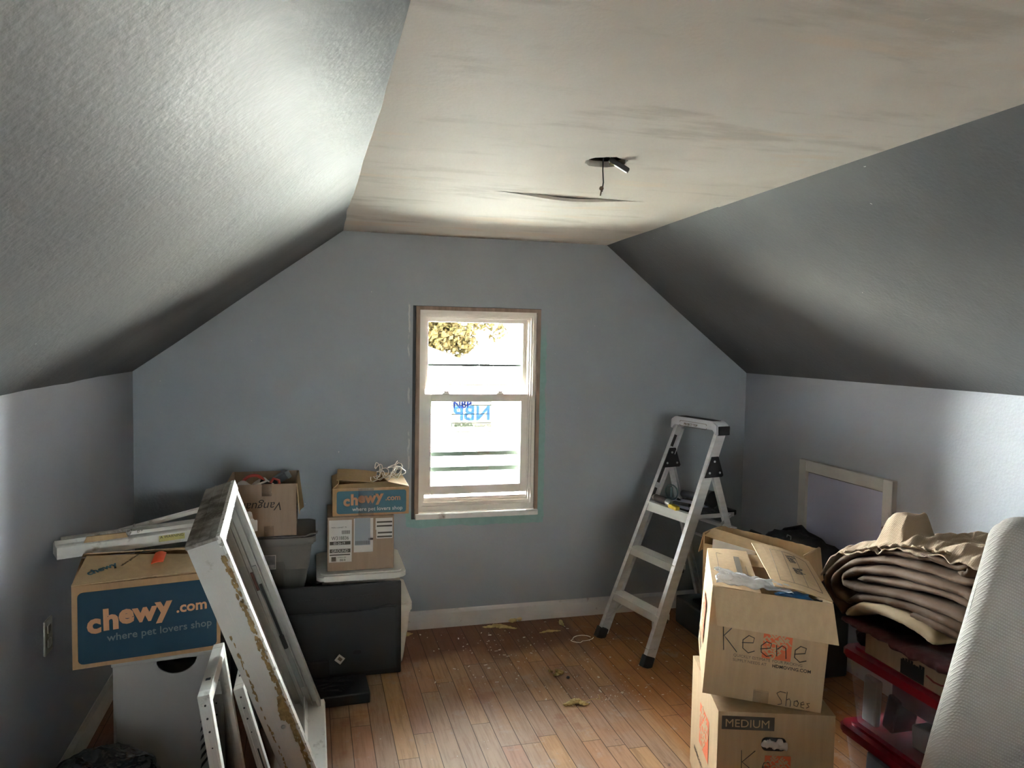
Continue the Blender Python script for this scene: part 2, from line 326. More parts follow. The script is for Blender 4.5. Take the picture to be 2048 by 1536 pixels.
def prism(bm, poly, h, m=None):
    """poly in xy, extruded to z=h"""
    a = [bm.verts.new((x, y, 0)) for x, y in poly]; b = [bm.verts.new((x, y, h)) for x, y in poly]
    bm.faces.new(a[::-1]); bm.faces.new(b); n = len(poly)
    for i in range(n): bm.faces.new((a[i], a[(i+1) % n], b[(i+1) % n], b[i]))
    if m is not None:
        for v in a+b: v.co = m @ v.co
def sheet(bm, f, nu, nv, th):
    """thickened surface f(u,v) -> point"""
    P = [[Vector(f(i/nu, j/nv)) for j in range(nv+1)] for i in range(nu+1)]
    nor = [[None]*(nv+1) for _ in range(nu+1)]
    for i in range(nu+1):
        for j in range(nv+1):
            du = P[min(i+1, nu)][j]-P[max(i-1, 0)][j]; dv = P[i][min(j+1, nv)]-P[i][max(j-1, 0)]
            n = du.cross(dv); nor[i][j] = n.normalized() if n.length > 1e-9 else Vector((0, 0, 1))
    A = [[bm.verts.new(P[i][j]+nor[i][j]*th/2) for j in range(nv+1)] for i in range(nu+1)]
    B = [[bm.verts.new(P[i][j]-nor[i][j]*th/2) for j in range(nv+1)] for i in range(nu+1)]
    for i in range(nu):
        for j in range(nv):
            bm.faces.new((A[i][j], A[i+1][j], A[i+1][j+1], A[i][j+1])); bm.faces.new((B[i][j], B[i][j+1], B[i+1][j+1], B[i+1][j]))
    for i in range(nu):
        bm.faces.new((A[i][0], B[i][0], B[i+1][0], A[i+1][0])); bm.faces.new((A[i][nv], A[i+1][nv], B[i+1][nv], B[i][nv]))
    for j in range(nv):
        bm.faces.new((A[0][j], A[0][j+1], B[0][j+1], B[0][j])); bm.faces.new((A[nu][j], B[nu][j], B[nu][j+1], A[nu][j+1]))
def quadpanel(bm, a, b, c, d, th, sag=0, n=6):
    a, b, c, d = map(Vector, (a, b, c, d)); nn = (b-a).cross(d-a).normalized()
    def f(u, v): return a*(1-u)*(1-v)+b*u*(1-v)+c*u*v+d*(1-u)*v + nn*(sag*math.sin(PI*u)*math.sin(PI*v*.5+.4))
    sheet(bm, f, n, n, th)
def blob(bm, c, r, sub=3, amp=.15, fr=3.0, seed=0, sq=(1, 1, 1), flat=None):
    rr = bmesh.ops.create_icosphere(bm, subdivisions=sub, radius=1.0)
    for v in rr['verts']:
        n = v.co.normalized(); k = 1+amp*noise.noise(n*fr+Vector((seed, seed*1.7, seed*.3)))+amp*.4*noise.noise(n*fr*3+Vector((seed, 0, 0)))
        p = Vector((n.x*sq[0], n.y*sq[1], n.z*sq[2]))*r*k
        if flat is not None and p.z < -flat: p.z = -flat
        v.co = Vector(c)+p
def obj(name, bm, m, parent=None, smooth=False, label=None, loc=None, rot=None, mw=None):
    bmesh.ops.recalc_face_normals(bm, faces=bm.faces[:])
    me = bpy.data.meshes.new(name); bm.to_mesh(me); bm.free(); me.materials.append(m)
    if smooth:
        for p in me.polygons: p.use_smooth = True
        try: me.set_sharp_from_angle(angle=math.radians(smooth if smooth is not True else 50))
        except Exception: pass
    o = bpy.data.objects.new(name, me); C.objects.link(o)
    if parent: o.parent = parent
    if loc: o.location = loc
    if rot: o.rotation_euler = rot
    if mw is not None: o.matrix_basis = mw
    if label: o['label'] = label
    return o
def thing(name, label, cat, loc=(0, 0, 0), rotz=0, group=None, mw=None, kind=None):
    o = bpy.data.objects.new(name, None); C.objects.link(o); o.empty_display_size = .1
    if mw is not None: o.matrix_world = mw
    else: o.location = loc; o.rotation_euler = (0, 0, rotz)
    if label: o['label'] = label
    if cat: o['category'] = cat
    if group: o['group'] = group
    if kind: o['kind'] = kind
    return o
def tag(o, label, cat, group=None, kind=None):
    o['label'] = label; o['category'] = cat
    if group: o['group'] = group
    if kind: o['kind'] = kind
    return o
def struct(o): o['kind'] = 'structure'; return o
def B(): return bmesh.new()
def text(name, s, size, m, parent, mw, bold=0, ext=.0004, shear=0, align='LEFT', sx=1.0, space=1.0):
    cu = bpy.data.curves.new('lettering', 'FONT'); cu.body = s; cu.size = size; cu.extrude = ext; cu.offset = bold; cu.shear = shear; cu.align_x = align
    cu.resolution_u = 3; cu.space_character = space
    t = bpy.data.objects.new('lettering', cu); C.objects.link(t)
    dg = bpy.context.evaluated_depsgraph_get(); dg.update()
    me = bpy.data.meshes.new_from_object(t.evaluated_get(dg)); bpy.data.objects.remove(t); bpy.data.curves.remove(cu)
    me.name = name; me.materials.clear(); me.materials.append(m)
    o = bpy.data.objects.new(name, me); C.objects.link(o); o.parent = parent; o.matrix_basis = mw @ Matrix.Diagonal((sx, 1, 1, 1))
    return o
def join(objs, name):
    """merge printed meshes of one part into one mesh (same parent, same material)"""
    bm = bmesh.new(); mats = []
    for o in objs:
        me = o.data; me.transform(o.matrix_basis)
        base = len(mats)
        if me.materials[0] not in mats: mats.append(me.materials[0])
        idx = mats.index(me.materials[0])
        for p in me.polygons: p.material_index = idx
        bm.from_mesh(me)
    me = bpy.data.meshes.new(name); bm.to_mesh(me); bm.free()
    for x in mats: me.materials.append(x)
    p = objs[0].parent
    for o in objs: bpy.data.objects.remove(o)
    o = bpy.data.objects.new(name, me); C.objects.link(o); o.parent = p
    return o
FRONT = Rx(PI/2)                      # lettering on a face that looks to -y
def F_(x, z, y=-.0012, r=0): return T(x, y, z) @ FRONT @ Rz(r)
def Lf(y, z, x=-.0012, r=0): return T(x, y, z) @ Rz(-PI/2) @ FRONT @ Rz(r)     # on a face that looks to -x (local x of text runs to -y)
def stroke(name, strokes, m, parent, mw, r=.0012):
    bm = B()
    for s in strokes: tube(bm, [(x, y, 0) for x, y in s], r, 5)
    o = obj(name, bm, m, parent); o.matrix_basis = mw; return o
def rect(bm, m, x0, x1, y0, y1, th=.0006): box(bm, x0, x1, y0, y1, -th/2, th/2, m=m)

# ================================================================== the room
XL, XR, YB, YF = -.8732, 2.6578, 4.1404, -4.0
ZK, ZKR, ZC = 1.468, 1.474, 2.212
CL, CR = .164, 1.655
WX0, WX1, WZ0, WZ1 = .548, 1.294, .632, 1.838
TH = .10
bm = B(); box(bm, XL-.02, XR+.02, YF, YB+.02, -.05, 0); struct(obj('floor', bm, M_floor))
def wallpanel(bm, f, nu, nv, out):
    sheet(bm, f, nu, nv, .004)
# far wall with the window opening, built as solid pieces
bm = B()
def prismY(poly, y0, y1):
    a = [bm.verts.new((x, y0, z)) for x, z in poly]; b = [bm.verts.new((x, y1, z)) for x, z in poly]
    bm.faces.new(a); bm.faces.new(b[::-1]); n = len(poly)
    for i in range(n): bm.faces.new((a[i], b[i], b[(i+1) % n], a[(i+1) % n]))
def zt(x):
    if x < CL: return ZK + (ZC-ZK)*(x-XL)/(CL-XL)
    if x > CR: return ZKR + (ZC-ZKR)*(XR-x)/(XR-CR)
    return ZC
e = .16
prismY([(XL-e, 0), (WX0, 0), (WX0, ZC+e), (CL, ZC+e), (XL-e, ZK+e)], YB, YB+TH)
prismY([(WX1, 0), (XR+e, 0), (XR+e, ZKR+e), (CR, ZC+e), (WX1, ZC+e)], YB, YB+TH)
prismY([(WX0, 0), (WX1, 0), (WX1, WZ0), (WX0, WZ0)], YB, YB+TH)
prismY([(WX0, WZ1), (WX1, WZ1), (WX1, ZC+e), (WX0, ZC+e)], YB, YB+TH)
struct(obj('wall_back', bm, M_wall))
# unseen gable behind the camera, with a small window added as fill light
RX0, RX1, RZ0, RZ1 = -.10, .46, 1.28, 1.80
bm = B(); prismY([(XL-e, 0), (RX0, 0), (RX0, zt(RX0)+e), (XL-e, ZK+e)], YF-.1, YF)
prismY([(RX1, 0), (XR+e, 0), (XR+e, ZKR+e), (CR, ZC+e), (RX1, ZC+e)], YF-.1, YF)
prismY([(RX0, 0), (RX1, 0), (RX1, RZ0), (RX0, RZ0)], YF-.1, YF); prismY([(RX0, RZ1), (RX1, RZ1), (RX1, ZC+e), (CL, ZC+e), (RX0, zt(RX0)+e)], YF-.1, YF)
struct(obj('wall_front', bm, M_wall))
w2 = thing('added_fill_window', None, None, (RX0, YF, RZ0), kind='structure')
bm = B(); rw, rh = RX1-RX0, RZ1-RZ0
for (a, b, c, d) in ((0, .05, 0, rh), (rw-.05, rw, 0, rh), (.05, rw-.05, 0, .05), (.05, rw-.05, rh-.05, rh), (rw/2-.035, rw/2+.035, .05, rh-.05)): box(bm, a, b, -.09, -.02, c, d)
obj('window_frame', bm, M_vinyl, w2); bm = B(); box(bm, .05, rw-.05, -.06, -.055, .05, rh-.05); obj('glass_pane', bm, M_glass, w2)
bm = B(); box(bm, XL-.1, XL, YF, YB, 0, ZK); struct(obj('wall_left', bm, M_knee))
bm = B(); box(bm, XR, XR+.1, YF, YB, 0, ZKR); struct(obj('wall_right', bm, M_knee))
def wob(y, s): return .006*noise.noise(Vector((y*1.3, s, 0)))+.003*noise.noise(Vector((y*5, s+4, 0)))
# ceiling edges are not perfectly straight: hand-taped joints
def cl_(y): return CL + wob(y, 1.0) - (.010*max(0, 1-abs(y-3.5)/.7))
def cr_(y): return 1.605 + .092*(max(0, min(1, (y-1.4)/2.75)))**1.1 + wob(y, 7.0)*.5
def kl_(y): return wob(y, 3.0)*.8 - .004
def kr_(y): return wob(y, 5.0)*.8
def slopeL(u, v):
    y = YF+(YB+.03-YF)*u; a = Vector((XL-.03, y, ZK+kl_(y)-.03*.72)); b = Vector((cl_(y)+.014, y, ZC+.022)); p = a.lerp(b, v)
    n = Vector((.585, 0, -.811)); return p + n*(.006*math.sin(PI*v)*(.4+noise.noise(Vector((y*.9, v*2, 2)))) ) - n*.01
def slopeR(u, v):
    y = YF+(YB+.03-YF)*u; a = Vector((XR+.03, y, ZKR+kr_(y)-.03*.70)); b = Vector((cr_(y)-.014, y, ZC+.022)); p = a.lerp(b, v)
    n = Vector((-.57, 0, -.82)); return p + n*(.006*math.sin(PI*v)*(.4+noise.noise(Vector((y*.9, v*2, 9)))) ) - n*.01
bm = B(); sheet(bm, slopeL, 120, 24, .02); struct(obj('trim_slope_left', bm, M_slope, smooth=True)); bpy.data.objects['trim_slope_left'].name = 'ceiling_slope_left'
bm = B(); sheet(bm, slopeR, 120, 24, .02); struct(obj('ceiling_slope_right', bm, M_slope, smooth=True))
bm = B(); sheet(bm, lambda u, v: slopeL(u, v*1.1-.02)+Vector((-.585, 0, .811))*.09, 8, 4, .12); struct(obj('roof_deck_left', bm, M_bwood))
bm = B(); sheet(bm, lambda u, v: slopeR(u, v*1.1-.02)+Vector((.57, 0, .82))*.09, 8, 4, .12); struct(obj('roof_deck_right', bm, M_bwood))
# flat ceiling: the far board has come loose along a joint at y ~ 2.8 and sags
HX, HY, HR = .905, 2.243, .068
def sag(x, y):
    u = (x-.35)/1.0; s = math.exp(-((u-.64)/.21)**2)
    return s
bm = B()
def ceilA(u, v):   # near board, up to the joint
    x = CL-.02+(CR+.05-CL)*u; y = YF+(2.80+.012*u-YF)*v
    return Vector((x, y, ZC+.012-.004*sag(x, y)*max(0, 1-(2.8-y)/.6)))
nu, nv = 60, 110
grid = [[bm.verts.new(ceilA(i/nu, j/nv)) for j in range(nv+1)] for i in range(nu+1)]
for i in range(nu):
    for j in range(nv):
        c = (grid[i][j].co+grid[i+1][j+1].co)/2
        if (c.x-HX)**2+(c.y-HY)**2 < (HR+.045)**2: continue
        bm.faces.new((grid[i][j], grid[i+1][j], grid[i+1][j+1], grid[i][j+1]))
# ragged round hole stitched into the grid
bm.edges.ensure_lookup_table()
be = [e_ for e_ in bm.edges if len(e_.link_faces) == 1 and all((v.co.x-HX)**2+(v.co.y-HY)**2 < .25**2 for v in e_.verts)]
loop = []; cur = be[0].verts[0]; rem = set(be)
while rem:
    loop.append(cur); nx = next((e_ for e_ in cur.link_edges if e_ in rem), None)
    if nx is None: break
    rem.discard(nx); cur = nx.other_vert(cur)
hole = []
for v in loop:
    a = math.atan2(v.co.y-HY, v.co.x-HX); r_ = HR*(1+.05*math.sin(7*a)+.04*random.uniform(-1, 1)); hole.append(bm.verts.new((HX+r_*math.cos(a), HY+r_*math.sin(a), ZC+.011)))
up_ = [bm.verts.new((v.co.x, v.co.y, ZC+.03)) for v in hole]
n = len(loop)
for i in range(n):
    j = (i+1) % n; bm.faces.new((loop[i], loop[j], hole[j], hole[i])); bm.faces.new((hole[i], hole[j], up_[j], up_[i]))
o = obj('ceiling', bm, M_ceil); struct(o)
bm = B()
def ceilB(u, v):
    x = CL-.02+(CR+.06-CL)*u; y0 = 2.803+.012*u; y = y0+(YB+.03-y0)*v
    edge = .022*sag(x, y)*math.exp(-v*5)
    return Vector((x, y, ZC+.020-.004*v*0-edge-.002*noise.noise(Vector((x*3, y*3, 5)))))
sheet(bm, ceilB, 60, 50, .012); struct(obj('ceiling_loose_board', bm, M_ceil, smooth=True))
# roof void above the board joint and hole, and outer shell
bm = B(); box(bm, CL-.6, CR+.6, YF-.1, YB+.1, ZC+.16, ZC+.2); box(bm, CL-.6, CL-.3, YF-.1, YB+.1, ZC-.2, ZC+.2); struct(obj('ceiling_void', bm, mat('dark_attic_boards', rgb(70, 58, 48), .9)))
bm = B(); box(bm, XL, 1.9, -1.12, -1.0, 0, 1.00); box(bm, XL, 1.93, -1.14, -.98, 1.00, 1.03); struct(obj('wall_added_shade', bm, M_wall))      # half-height wall added out of view behind the camera, shades the low objects
# baseboards
def baseb(name, a, b, nrm):
    bm = B(); a = Vector(a); b = Vector(b); nrm = Vector(nrm)
    prof = [(0, 0), (.014, 0), (.014, .085), (.009, .097), (.004, .104), (0, .104)]
    A = [bm.verts.new(a+nrm*p+Vector((0, 0, q))) for p, q in prof]; Bv = [bm.verts.new(b+nrm*p+Vector((0, 0, q))) for p, q in prof]
    bm.faces.new(A); bm.faces.new(Bv[::-1])
    for i in range(len(prof)): bm.faces.new((A[i], A[(i+1) % 6], Bv[(i+1) % 6], Bv[i]))
    struct(obj(name, bm, M_trimw))
baseb('baseboard_back', (XL, YB, 0), (XR, YB, 0), (0, -1, 0)); baseb('baseboard_left', (XL, YF, 0), (XL, YB-.014, 0), (1, 0, 0)); baseb('baseboard_right', (XR, YF, 0), (XR, YB-.014, 0), (-1, 0, 0))

# ------------------------------------------------------------------ window
win = thing('window_1', None, None, (WX0, YB, WZ0), kind='structure')
W_, H_ = WX1-WX0, WZ1-WZ0
def ring(bm, x0, x1, z0, z1, w, y0, y1, wb=None, wt=None, bev=0):
    wb = w if wb is None else wb; wt = w if wt is None else wt
    box(bm, x0, x0+w, y0, y1, z0, z1, bev); box(bm, x1-w, x1, y0, y1, z0, z1, bev)
    box(bm, x0+w, x1-w, y0, y1, z0, z0+wb, bev); box(bm, x0+w, x1-w, y0, y1, z1-wt, z1, bev)
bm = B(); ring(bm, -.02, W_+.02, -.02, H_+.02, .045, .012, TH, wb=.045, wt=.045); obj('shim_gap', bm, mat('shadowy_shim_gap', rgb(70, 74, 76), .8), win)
bm = B(); ring(bm, .018, W_-.002, .01, H_-.003, .022, -.002, TH, wb=.02, wt=.02); obj('rough_jamb', bm, M_bwood, win, label='bare brown wooden jamb edge')
bm = B(); ring(bm, .041, W_-.026, .04, H_-.024, .018, .008, TH+.005, wb=.03); ring(bm, .057, W_-.040, .068, H_-.040, .014, .022, TH+.01, wb=.02); ring(bm, .069, W_-.052, .086, H_-.052, .010, .040, TH+.015, wb=.014, wt=.012)
obj('vinyl_frame', bm, M_vinyl, win)
bm = B(); ring(bm, .035, W_-.018, .034, H_-.018, .006, .002, .012); obj('caulk_bead', bm, mat('cracked_white_caulk', rgb(236, 228, 218), .7, bump=.8, bscale=60), win)
bm = B(); box(bm, .022, W_+.004-.008, -.022, .05, .002, .032, .003); obj('window_stool', bm, M_trimw, win)
# upper sash (outer track)
bm = B(); ring(bm, .078, W_-.062, .735, H_-.060, .022, .088, .118, wb=.030, wt=.026, bev=.002); us = obj('upper_sash', bm, M_vinyl, win)
bm = B(); box(bm, .098, W_-.082, .101, .105, .76, H_-.084); obj('glass_pane', bm, M_glass, us)
# lower sash (inner track), shut
bm = B(); ring(bm, .072, W_-.056, .128, .708, .044, .046, .080, wb=.050, wt=.044, bev=.003)
for xa, xb in ((.078, .092), ): pass
ls = obj('lower_sash', bm, M_vinyl, win)
bm = B(); box(bm, .112, W_-.096, .060, .064, .172, .668); obj('glass_pane', bm, M_glass, ls)
for xx in (.20, .52):
    bm = B(); box(bm, xx-.022, xx+.022, .050, .078, .708, .714, .002); box(bm, xx-.012, xx+.018, .056, .070, .714, .724, .002); obj('sash_lock', bm, M_vinyl, ls)
bm = B(); box(bm, .079, W_-.062, .048, .13, .100, .112, .002); obj('sloped_sill', bm, M_vinyl, win)
# solid bars standing in for the sash reflection, plus one thin rail
M_reflrail = mat('pale_green_reflection_rail', (.030, .040, .032, 1), .6, spec=.05)
bm = B()
box(bm, .09, W_-.075, .122, .136, .338, .362); box(bm, .09, W_-.075, .122, .136, .248, .274); box(bm, .09, W_-.075, .122, .13, .866, .878)
obj('reflection_rail', bm, M_reflrail, win)
# reversed paper stickers on the lower pane
st = atY(903, 803, YB+.066); sx0, sz1 = st.x-WX0, st.z-WZ0; sx1 = atY(983, 864, YB+.066).x-WX0; sz0 = atY(983, 864, YB+.066).z-WZ0
def film(name, c):
    m = bpy.data.materials.new(name); m.use_nodes = True; n = m.node_tree; n.nodes.remove(n.nodes['Principled BSDF'])
    tr = n.nodes.new('ShaderNodeBsdfTransparent'); tr.inputs['Color'].default_value = c + (1,); n.links.new(tr.outputs[0], n.nodes['Material Output'].inputs[0]); return m
FK = .135
M_stk = film('translucent_cream_film', (FK*.98, FK*.97, FK*.86)); M_stkb = film('sky_blue_film', (.34, .56, .9)); M_stkn = film('navy_film', (.12, .2, .62)); M_stkg = film('grey_green_film', (.2, .3, .25))
bm = B(); box(bm, sx0, sx1, .0655, .0665, sz0, sz1); sticker = obj('installer_sticker', bm, M_stk, ls)
sw = sx1-sx0
def SK(x, z, mir=False): return T(sx0+x*sw, .0645, sz1-z*(sz1-sz0)) @ FRONT @ (Matrix.Diagonal((-1, 1, 1, 1)) if mir else Matrix.Identity(4))
text('sticker_lettering', 'NBP', .058, M_stkn, ls, SK(.04, .20), bold=.002)
text('sticker_lettering', 'NBP', .118, M_stkb, ls, SK(.97, .60, True), bold=.003)
text('sticker_lettering', 'DOORS & WINDOWS', .022, M_stkg, ls, SK(.97, .82, True), bold=.0006)
text('sticker_lettering', 'DOORS &', .030, M_stkg, ls, SK(.50, .80, True), bold=.0008)

# ------------------------------------------------------------------ outside (through the window)
M_siding = bpy.data.materials.new('white_lap_siding'); M_siding.use_nodes = True
_m = M_siding; _b = _m.node_tree.nodes['Principled BSDF']; _b.inputs['Roughness'].default_value = .6
_g = N(_m, 'ShaderNodeNewGeometry').outputs['Position']; _s = N(_m, 'ShaderNodeSeparateXYZ'); _m.node_tree.links.new(_g, _s.inputs[0])
_f = math_(_m, 'FRACT', math_(_m, 'DIVIDE', _s.outputs[2], .16)); _c = mixc(_m, math_(_m, 'LESS_THAN', _f, .08), rgb(224, 226, 224), (.011, .012, .012, 1)); _m.node_tree.links.new(_c, _b.inputs['Base Color'])  # dark line under each lap: its shadow painted into the siding colour
M_shing = mat('pale_grey_shingles', rgb(190, 188, 184), .9, dirt=((.012, .012, .012, 1), 3, .62, .66), stretch=(1, 6, 6))
nb = thing('neighbour_house', 'white sided house with grey shingle roof across the yard, seen through the window', 'house', (2.2, 13.0, -3.68))
bm = B(); prism(bm, [(-6.0, 0), (3.6, 0), (3.6, 3.75), (-1.2, 5.45), (-6.0, 3.75)], 6, m=T(0, 6, 0) @ Rx(PI/2)); obj('house_wall', bm, M_siding, nb)
bm = B()
for a, b in (((-1.2, 5.50), (3.9, 3.66)), ((-1.2, 5.50), (-6.3, 3.66))): beam(bm, (a[0], 3, a[1]), (b[0], 3, b[1]), 6.5, .10, up=(0, 0, 1))
obj('gable_roof', bm, M_shing, nb)
bm = B(); beam(bm, (-1.2, -.28, 5.47), (3.9, -.28, 3.63), .05, .07); beam(bm, (-1.2, -.28, 5.47), (-6.3, -.28, 3.63), .05, .07); obj('fascia_board', bm, mat('dark_fascia', (.02, .02, .018, 1), .8, spec=.03), nb)
bm = B(); hexa(bm, [(-3.4, -2.2, 2.3), (3.2, -2.2, 2.3), (3.2, 0, 3.1), (-3.4, 0, 3.1), (-3.4, -2.2, 2.4), (3.2, -2.2, 2.4), (3.2, 0, 3.2), (-3.4, 0, 3.2)]); obj('porch_roof', bm, M_shing, nb)
bm = B(); box(bm, -3.3, 3.1, -2.0, 0, 0, 2.32); obj('porch_wall', bm, M_siding, nb)
for x0 in (-3.9, -2.4):
    bm = B(); box(bm, x0, x0+.9, -.03, .03, 3.35, 4.1, .01); f = obj('window_frame', bm, M_vinyl, nb); bm = B(); box(bm, x0+.06, x0+.84, -.04, -.03, 3.4, 4.04); obj('pane', bm, mat('dull_outside_pane', rgb(150, 160, 165), .2), f)
M_leaf = mat('yellow_green_autumn_leaves', (.012, .010, .0028, 1), .7, var=.4, vscale=3, col2=(.022, .015, .006, 1), spec=.02); M_bark = mat('grey_bark', (.04, .035, .03, 1), .9, spec=.02)
def tree(x, y, zc, r, label, n=900, seed=1):
    random.seed(seed)
    t = thing('autumn_tree', label, 'tree', (x, y, -3.4))
    bm = B(); tube(bm, [(0, 0, 0), (.1, 0, (zc+3.4)*.5), (0, .1, zc+3.4)], .2, 8, radii=[.24, .16, .06])
    for k in range(7):
        a = k*.9; h = (zc+3.4)*(.55+.06*k); tube(bm, [(.05, 0, h), (math.cos(a)*r*.5, math.sin(a)*r*.5, h+r*.4), (math.cos(a)*r*.85, math.sin(a)*r*.85, h+r*.55)], .05, 5, radii=[.07, .04, .015])
    obj('trunk', bm, M_bark, t)
    bm = B()
    for k in range(n):
        d = Vector((random.gauss(0, 1), random.gauss(0, 1), random.gauss(0, 1))).normalized()*r*random.random()**.45
        if noise.noise(d*1.3+Vector((seed*3.1, 0, 0))) < -.12: continue
        c = Vector((0, 0, zc+3.4))+Vector((d.x, d.y, d.z*.8)); s = random.uniform(.06, .14); a = Vector((random.gauss(0, 1), random.gauss(0, 1), random.gauss(0, 1))).normalized(); b = a.orthogonal().normalized(); c2 = a.cross(b)
        bm.faces.new([bm.verts.new(c+b*s), bm.verts.new(c+c2*s*.6), bm.verts.new(c-b*s), bm.verts.new(c-c2*s*.6)])
    obj('foliage', bm, M_leaf, t)
tree(4.15, 24, 1.85, 1.15, 'full yellow green tree behind the roof at the window left', 5200, 1)
tree(6.3, 27, 2.1, .85, 'sparse yellow tree further right beyond the roof', 620, 5)
bm = B(); box(bm, -12, 22, 5, 40, -3.5, -3.4); struct(obj('ground', bm, mat('pale_concrete_yard', rgb(190, 186, 176), .9, var=.08, vscale=1)))

# ================================================================== ceiling hole wires
t = thing('ceiling_light_hole', 'ragged round hole in the ceiling with a sunken black junction box', 'junction box', (HX, HY, ZC))
bm = B(); lathe(bm, [(.05, .10), (.05, .032), (.047, .032), (.047, .097)], 28); obj('junction_box', bm, mat('rusty_dark_metal', rgb(26, 22, 20), .7, metal=.2, var=.3, vscale=40), t, smooth=True)
bm = B(); tube(bm, [(-.012, .01, .09), (-.006, .0, .04), (-.013, -.01, .015), (-.014, -.012, -.02), (-.011, -.012, -.055), (-.016, -.014, -.085)], .0022, 8); obj('black_wire', bm, M_black, t, smooth=True)
bm = B(); blob(bm, (-.018, -.014, -.075), .007, 2, .1); tube(bm, [(-.018, -.014, -.08), (-.021, -.014, -.098)], .0022); obj('wire_nut', bm, mat('brown_wire_nut', rgb(90, 70, 50), .5), t, smooth=True)
bm = B(); beam(bm, (.012, -.005, .02), (.066, -.03, -.018), .022, .016, bev=.003); obj('black_strap', bm, M_black, t)
bm = B()
for k in range(4): tube(bm, [(.0+.004*k, .01, .07), (.012+.003*k, -.005, .03+.006*k), (.02-.004*k, -.014, .0), (.03, -.018, .004)], .0022, 6)
obj('cream_wire', bm, mat('aged_cream_insulation', rgb(170, 158, 130), .6), t, smooth=True)

# ================================================================== outlet, access panel
t = thing('wall_outlet', 'pale electrical outlet plate low on the left wall beside the blue printed box', 'outlet', (XL, 2.825, .55))
bm = B(); box(bm, 0, .006, -.038, .038, 0, .12, .002); obj('cover_plate', bm, mat('ivory_plate', rgb(196, 198, 186), .4), t)
for z in (.035, .085):
    bm = B(); box(bm, .006, .009, -.016, .016, z-.014, z+.014, .003); obj('socket', bm, mat('ivory_socket', rgb(180, 180, 168), .4), t)
bm = B(); box(bm, .006, .0075, -.003, .003, .057, .063, .001); obj('screw', bm, M_steel, t)
t = thing('access_panel', 'white framed attic access hatch with lavender board on the right wall', 'access hatch', (XR, 3.2, .34))
bm = B()
y0, y1, z1 = -.345, .345, .685
for (a, b, c, d) in ((y0, y0+.062, 0, z1), (y1-.062, y1, 0, z1), (y0+.062, y1-.062, 0, .062), (y0+.062, y1-.062, z1-.062, z1)):
    box(bm, -.028, 0, a, b, c, d, .003)
fr = obj('casing', bm, M_trimw, t)
bm = B(); box(bm, -.012, 0, y0+.06, y1-.06, .06, z1-.06); obj('hatch_board', bm, M_lav, t)
bm = B(); box(bm, -.013, -.0121, y0+.062, y0+.068, .06, z1-.062); box(bm, -.013, -.0121, y0+.068, y1-.062, z1-.067, z1-.062); obj('gap', bm, M_black, t)

# ================================================================== LEFT GROUP
# white bin with half-moon hole, carries the large blue box
t = thing('storage_bin', 'tall white plastic bin with a half-moon hand hole under the large blue printed box', 'bin', (-.30, 2.64, 0), math.radians(8))
wb, db, hb = .32, .27, .585
bm = B()
def notch(w, h, cx, r):
    P = [(-w+.02, 0), (-.02, 0), (0, h)]
    for k in range(13): a = -PI*k/12; P.append((cx+r*math.cos(a), h-.012+r*.85*math.sin(a)) )
    return P
P = [(-wb+.025, 0), (-.015, 0), (0, hb), (-.075, hb)]
P += [(-.14+.062*math.cos(-PI*k/14), hb-.03+.048*math.sin(-PI*k/14)) for k in range(15)] + [(-.205, hb), (-wb, hb)]
P = [(-wb+.025, 0), (-.015, 0), (0, hb-.012), (-.13+.062, hb-.012)] + [(-.13+.062*math.cos(-PI*k/14), hb-.012+.05*math.sin(-PI*k/14)) for k in range(1, 15)] + [(-wb, hb-.012)]
prism(bm, P, .006, m=Rx(PI/2) @ T(0, 0, -.006)); obj('front_panel', bm, M_bin, t)
bm = B(); box(bm, -wb, -wb+.006, .008, db, 0, hb-.012); box(bm, -.006, 0, .008, db, 0, hb-.012); box(bm, -wb, 0, db-.006, db, 0, hb-.012); box(bm, -wb+.02, -.01, .01, db, 0, .01); obj('shell', bm, M_bin, t)
bm = B(); ring_ = [(-wb-.004, .004), (.004, .004)]; box(bm, -wb-.004, .004, -.004, .004, hb-.012, hb, .002); box(bm, -wb-.004, .004, db-.006, db, hb-.012, hb); box(bm, -wb-.004, -wb+.006, .004, db, hb-.012, hb); box(bm, -.006, .004, .004, db, hb-.012, hb); obj('rim', bm, M_bin, t)
bm = B()
for k in range(7):
    z_ = .40-.032*k; hexa(bm, [(-.060, -.0015, z_-.03), (-.036, -.0015, z_), (-.036, -.0005, z_), (-.060, -.0005, z_-.03), (-.056, -.0015, z_-.012), (-.036, -.0015, z_+.012), (-.036, -.0005, z_+.012), (-.056, -.0005, z_-.012)])
obj('black_stripe_print', bm, M_black, t, label='row of slanted black marks')

def chewy_logo(parent, mw, size, m, mg, tagl=True):
    """bouncing rounded letters, .com and the tagline"""
    L = []
    s = size
    for ch, x, z, k in (('c', 0, -.10, 1.0), ('h', .50, -.05, 1.05), ('e', 1.02, .10, 1.0), ('w', 1.52, .08, 1.0), ('y', 2.28, .18, 1.05)):
        L.append(text('l', ch, s*k, m, parent, mw @ T(x*s, z*s, 0), bold=s*.045))
    L.append(text('l', '.com', s*.55, m, parent, mw @ T(2.93*s, .20*s, 0), bold=s*.014))
    join(L, 'printed_logo')
    if tagl: text('printed_tagline', 'where pet lovers shop', s*.38, mg, parent, mw @ T(.62*s, -.50*s, 0), bold=s*.004, space=1.02)
def roundrect(x0, x1, y0, y1, r, n=5):
    P = []
    for cx, cy, a0 in ((x1-r, y0+r, -PI/2), (x1-r, y1-r, 0), (x0+r, y1-r, PI/2), (x0+r, y0+r, PI)):
        for k in range(n+1): a = a0+PI/2*k/n; P.append((cx+r*math.cos(a), cy+r*math.sin(a)))
    return P
bw, bd, bh = .436, .33, .268
zB = .587
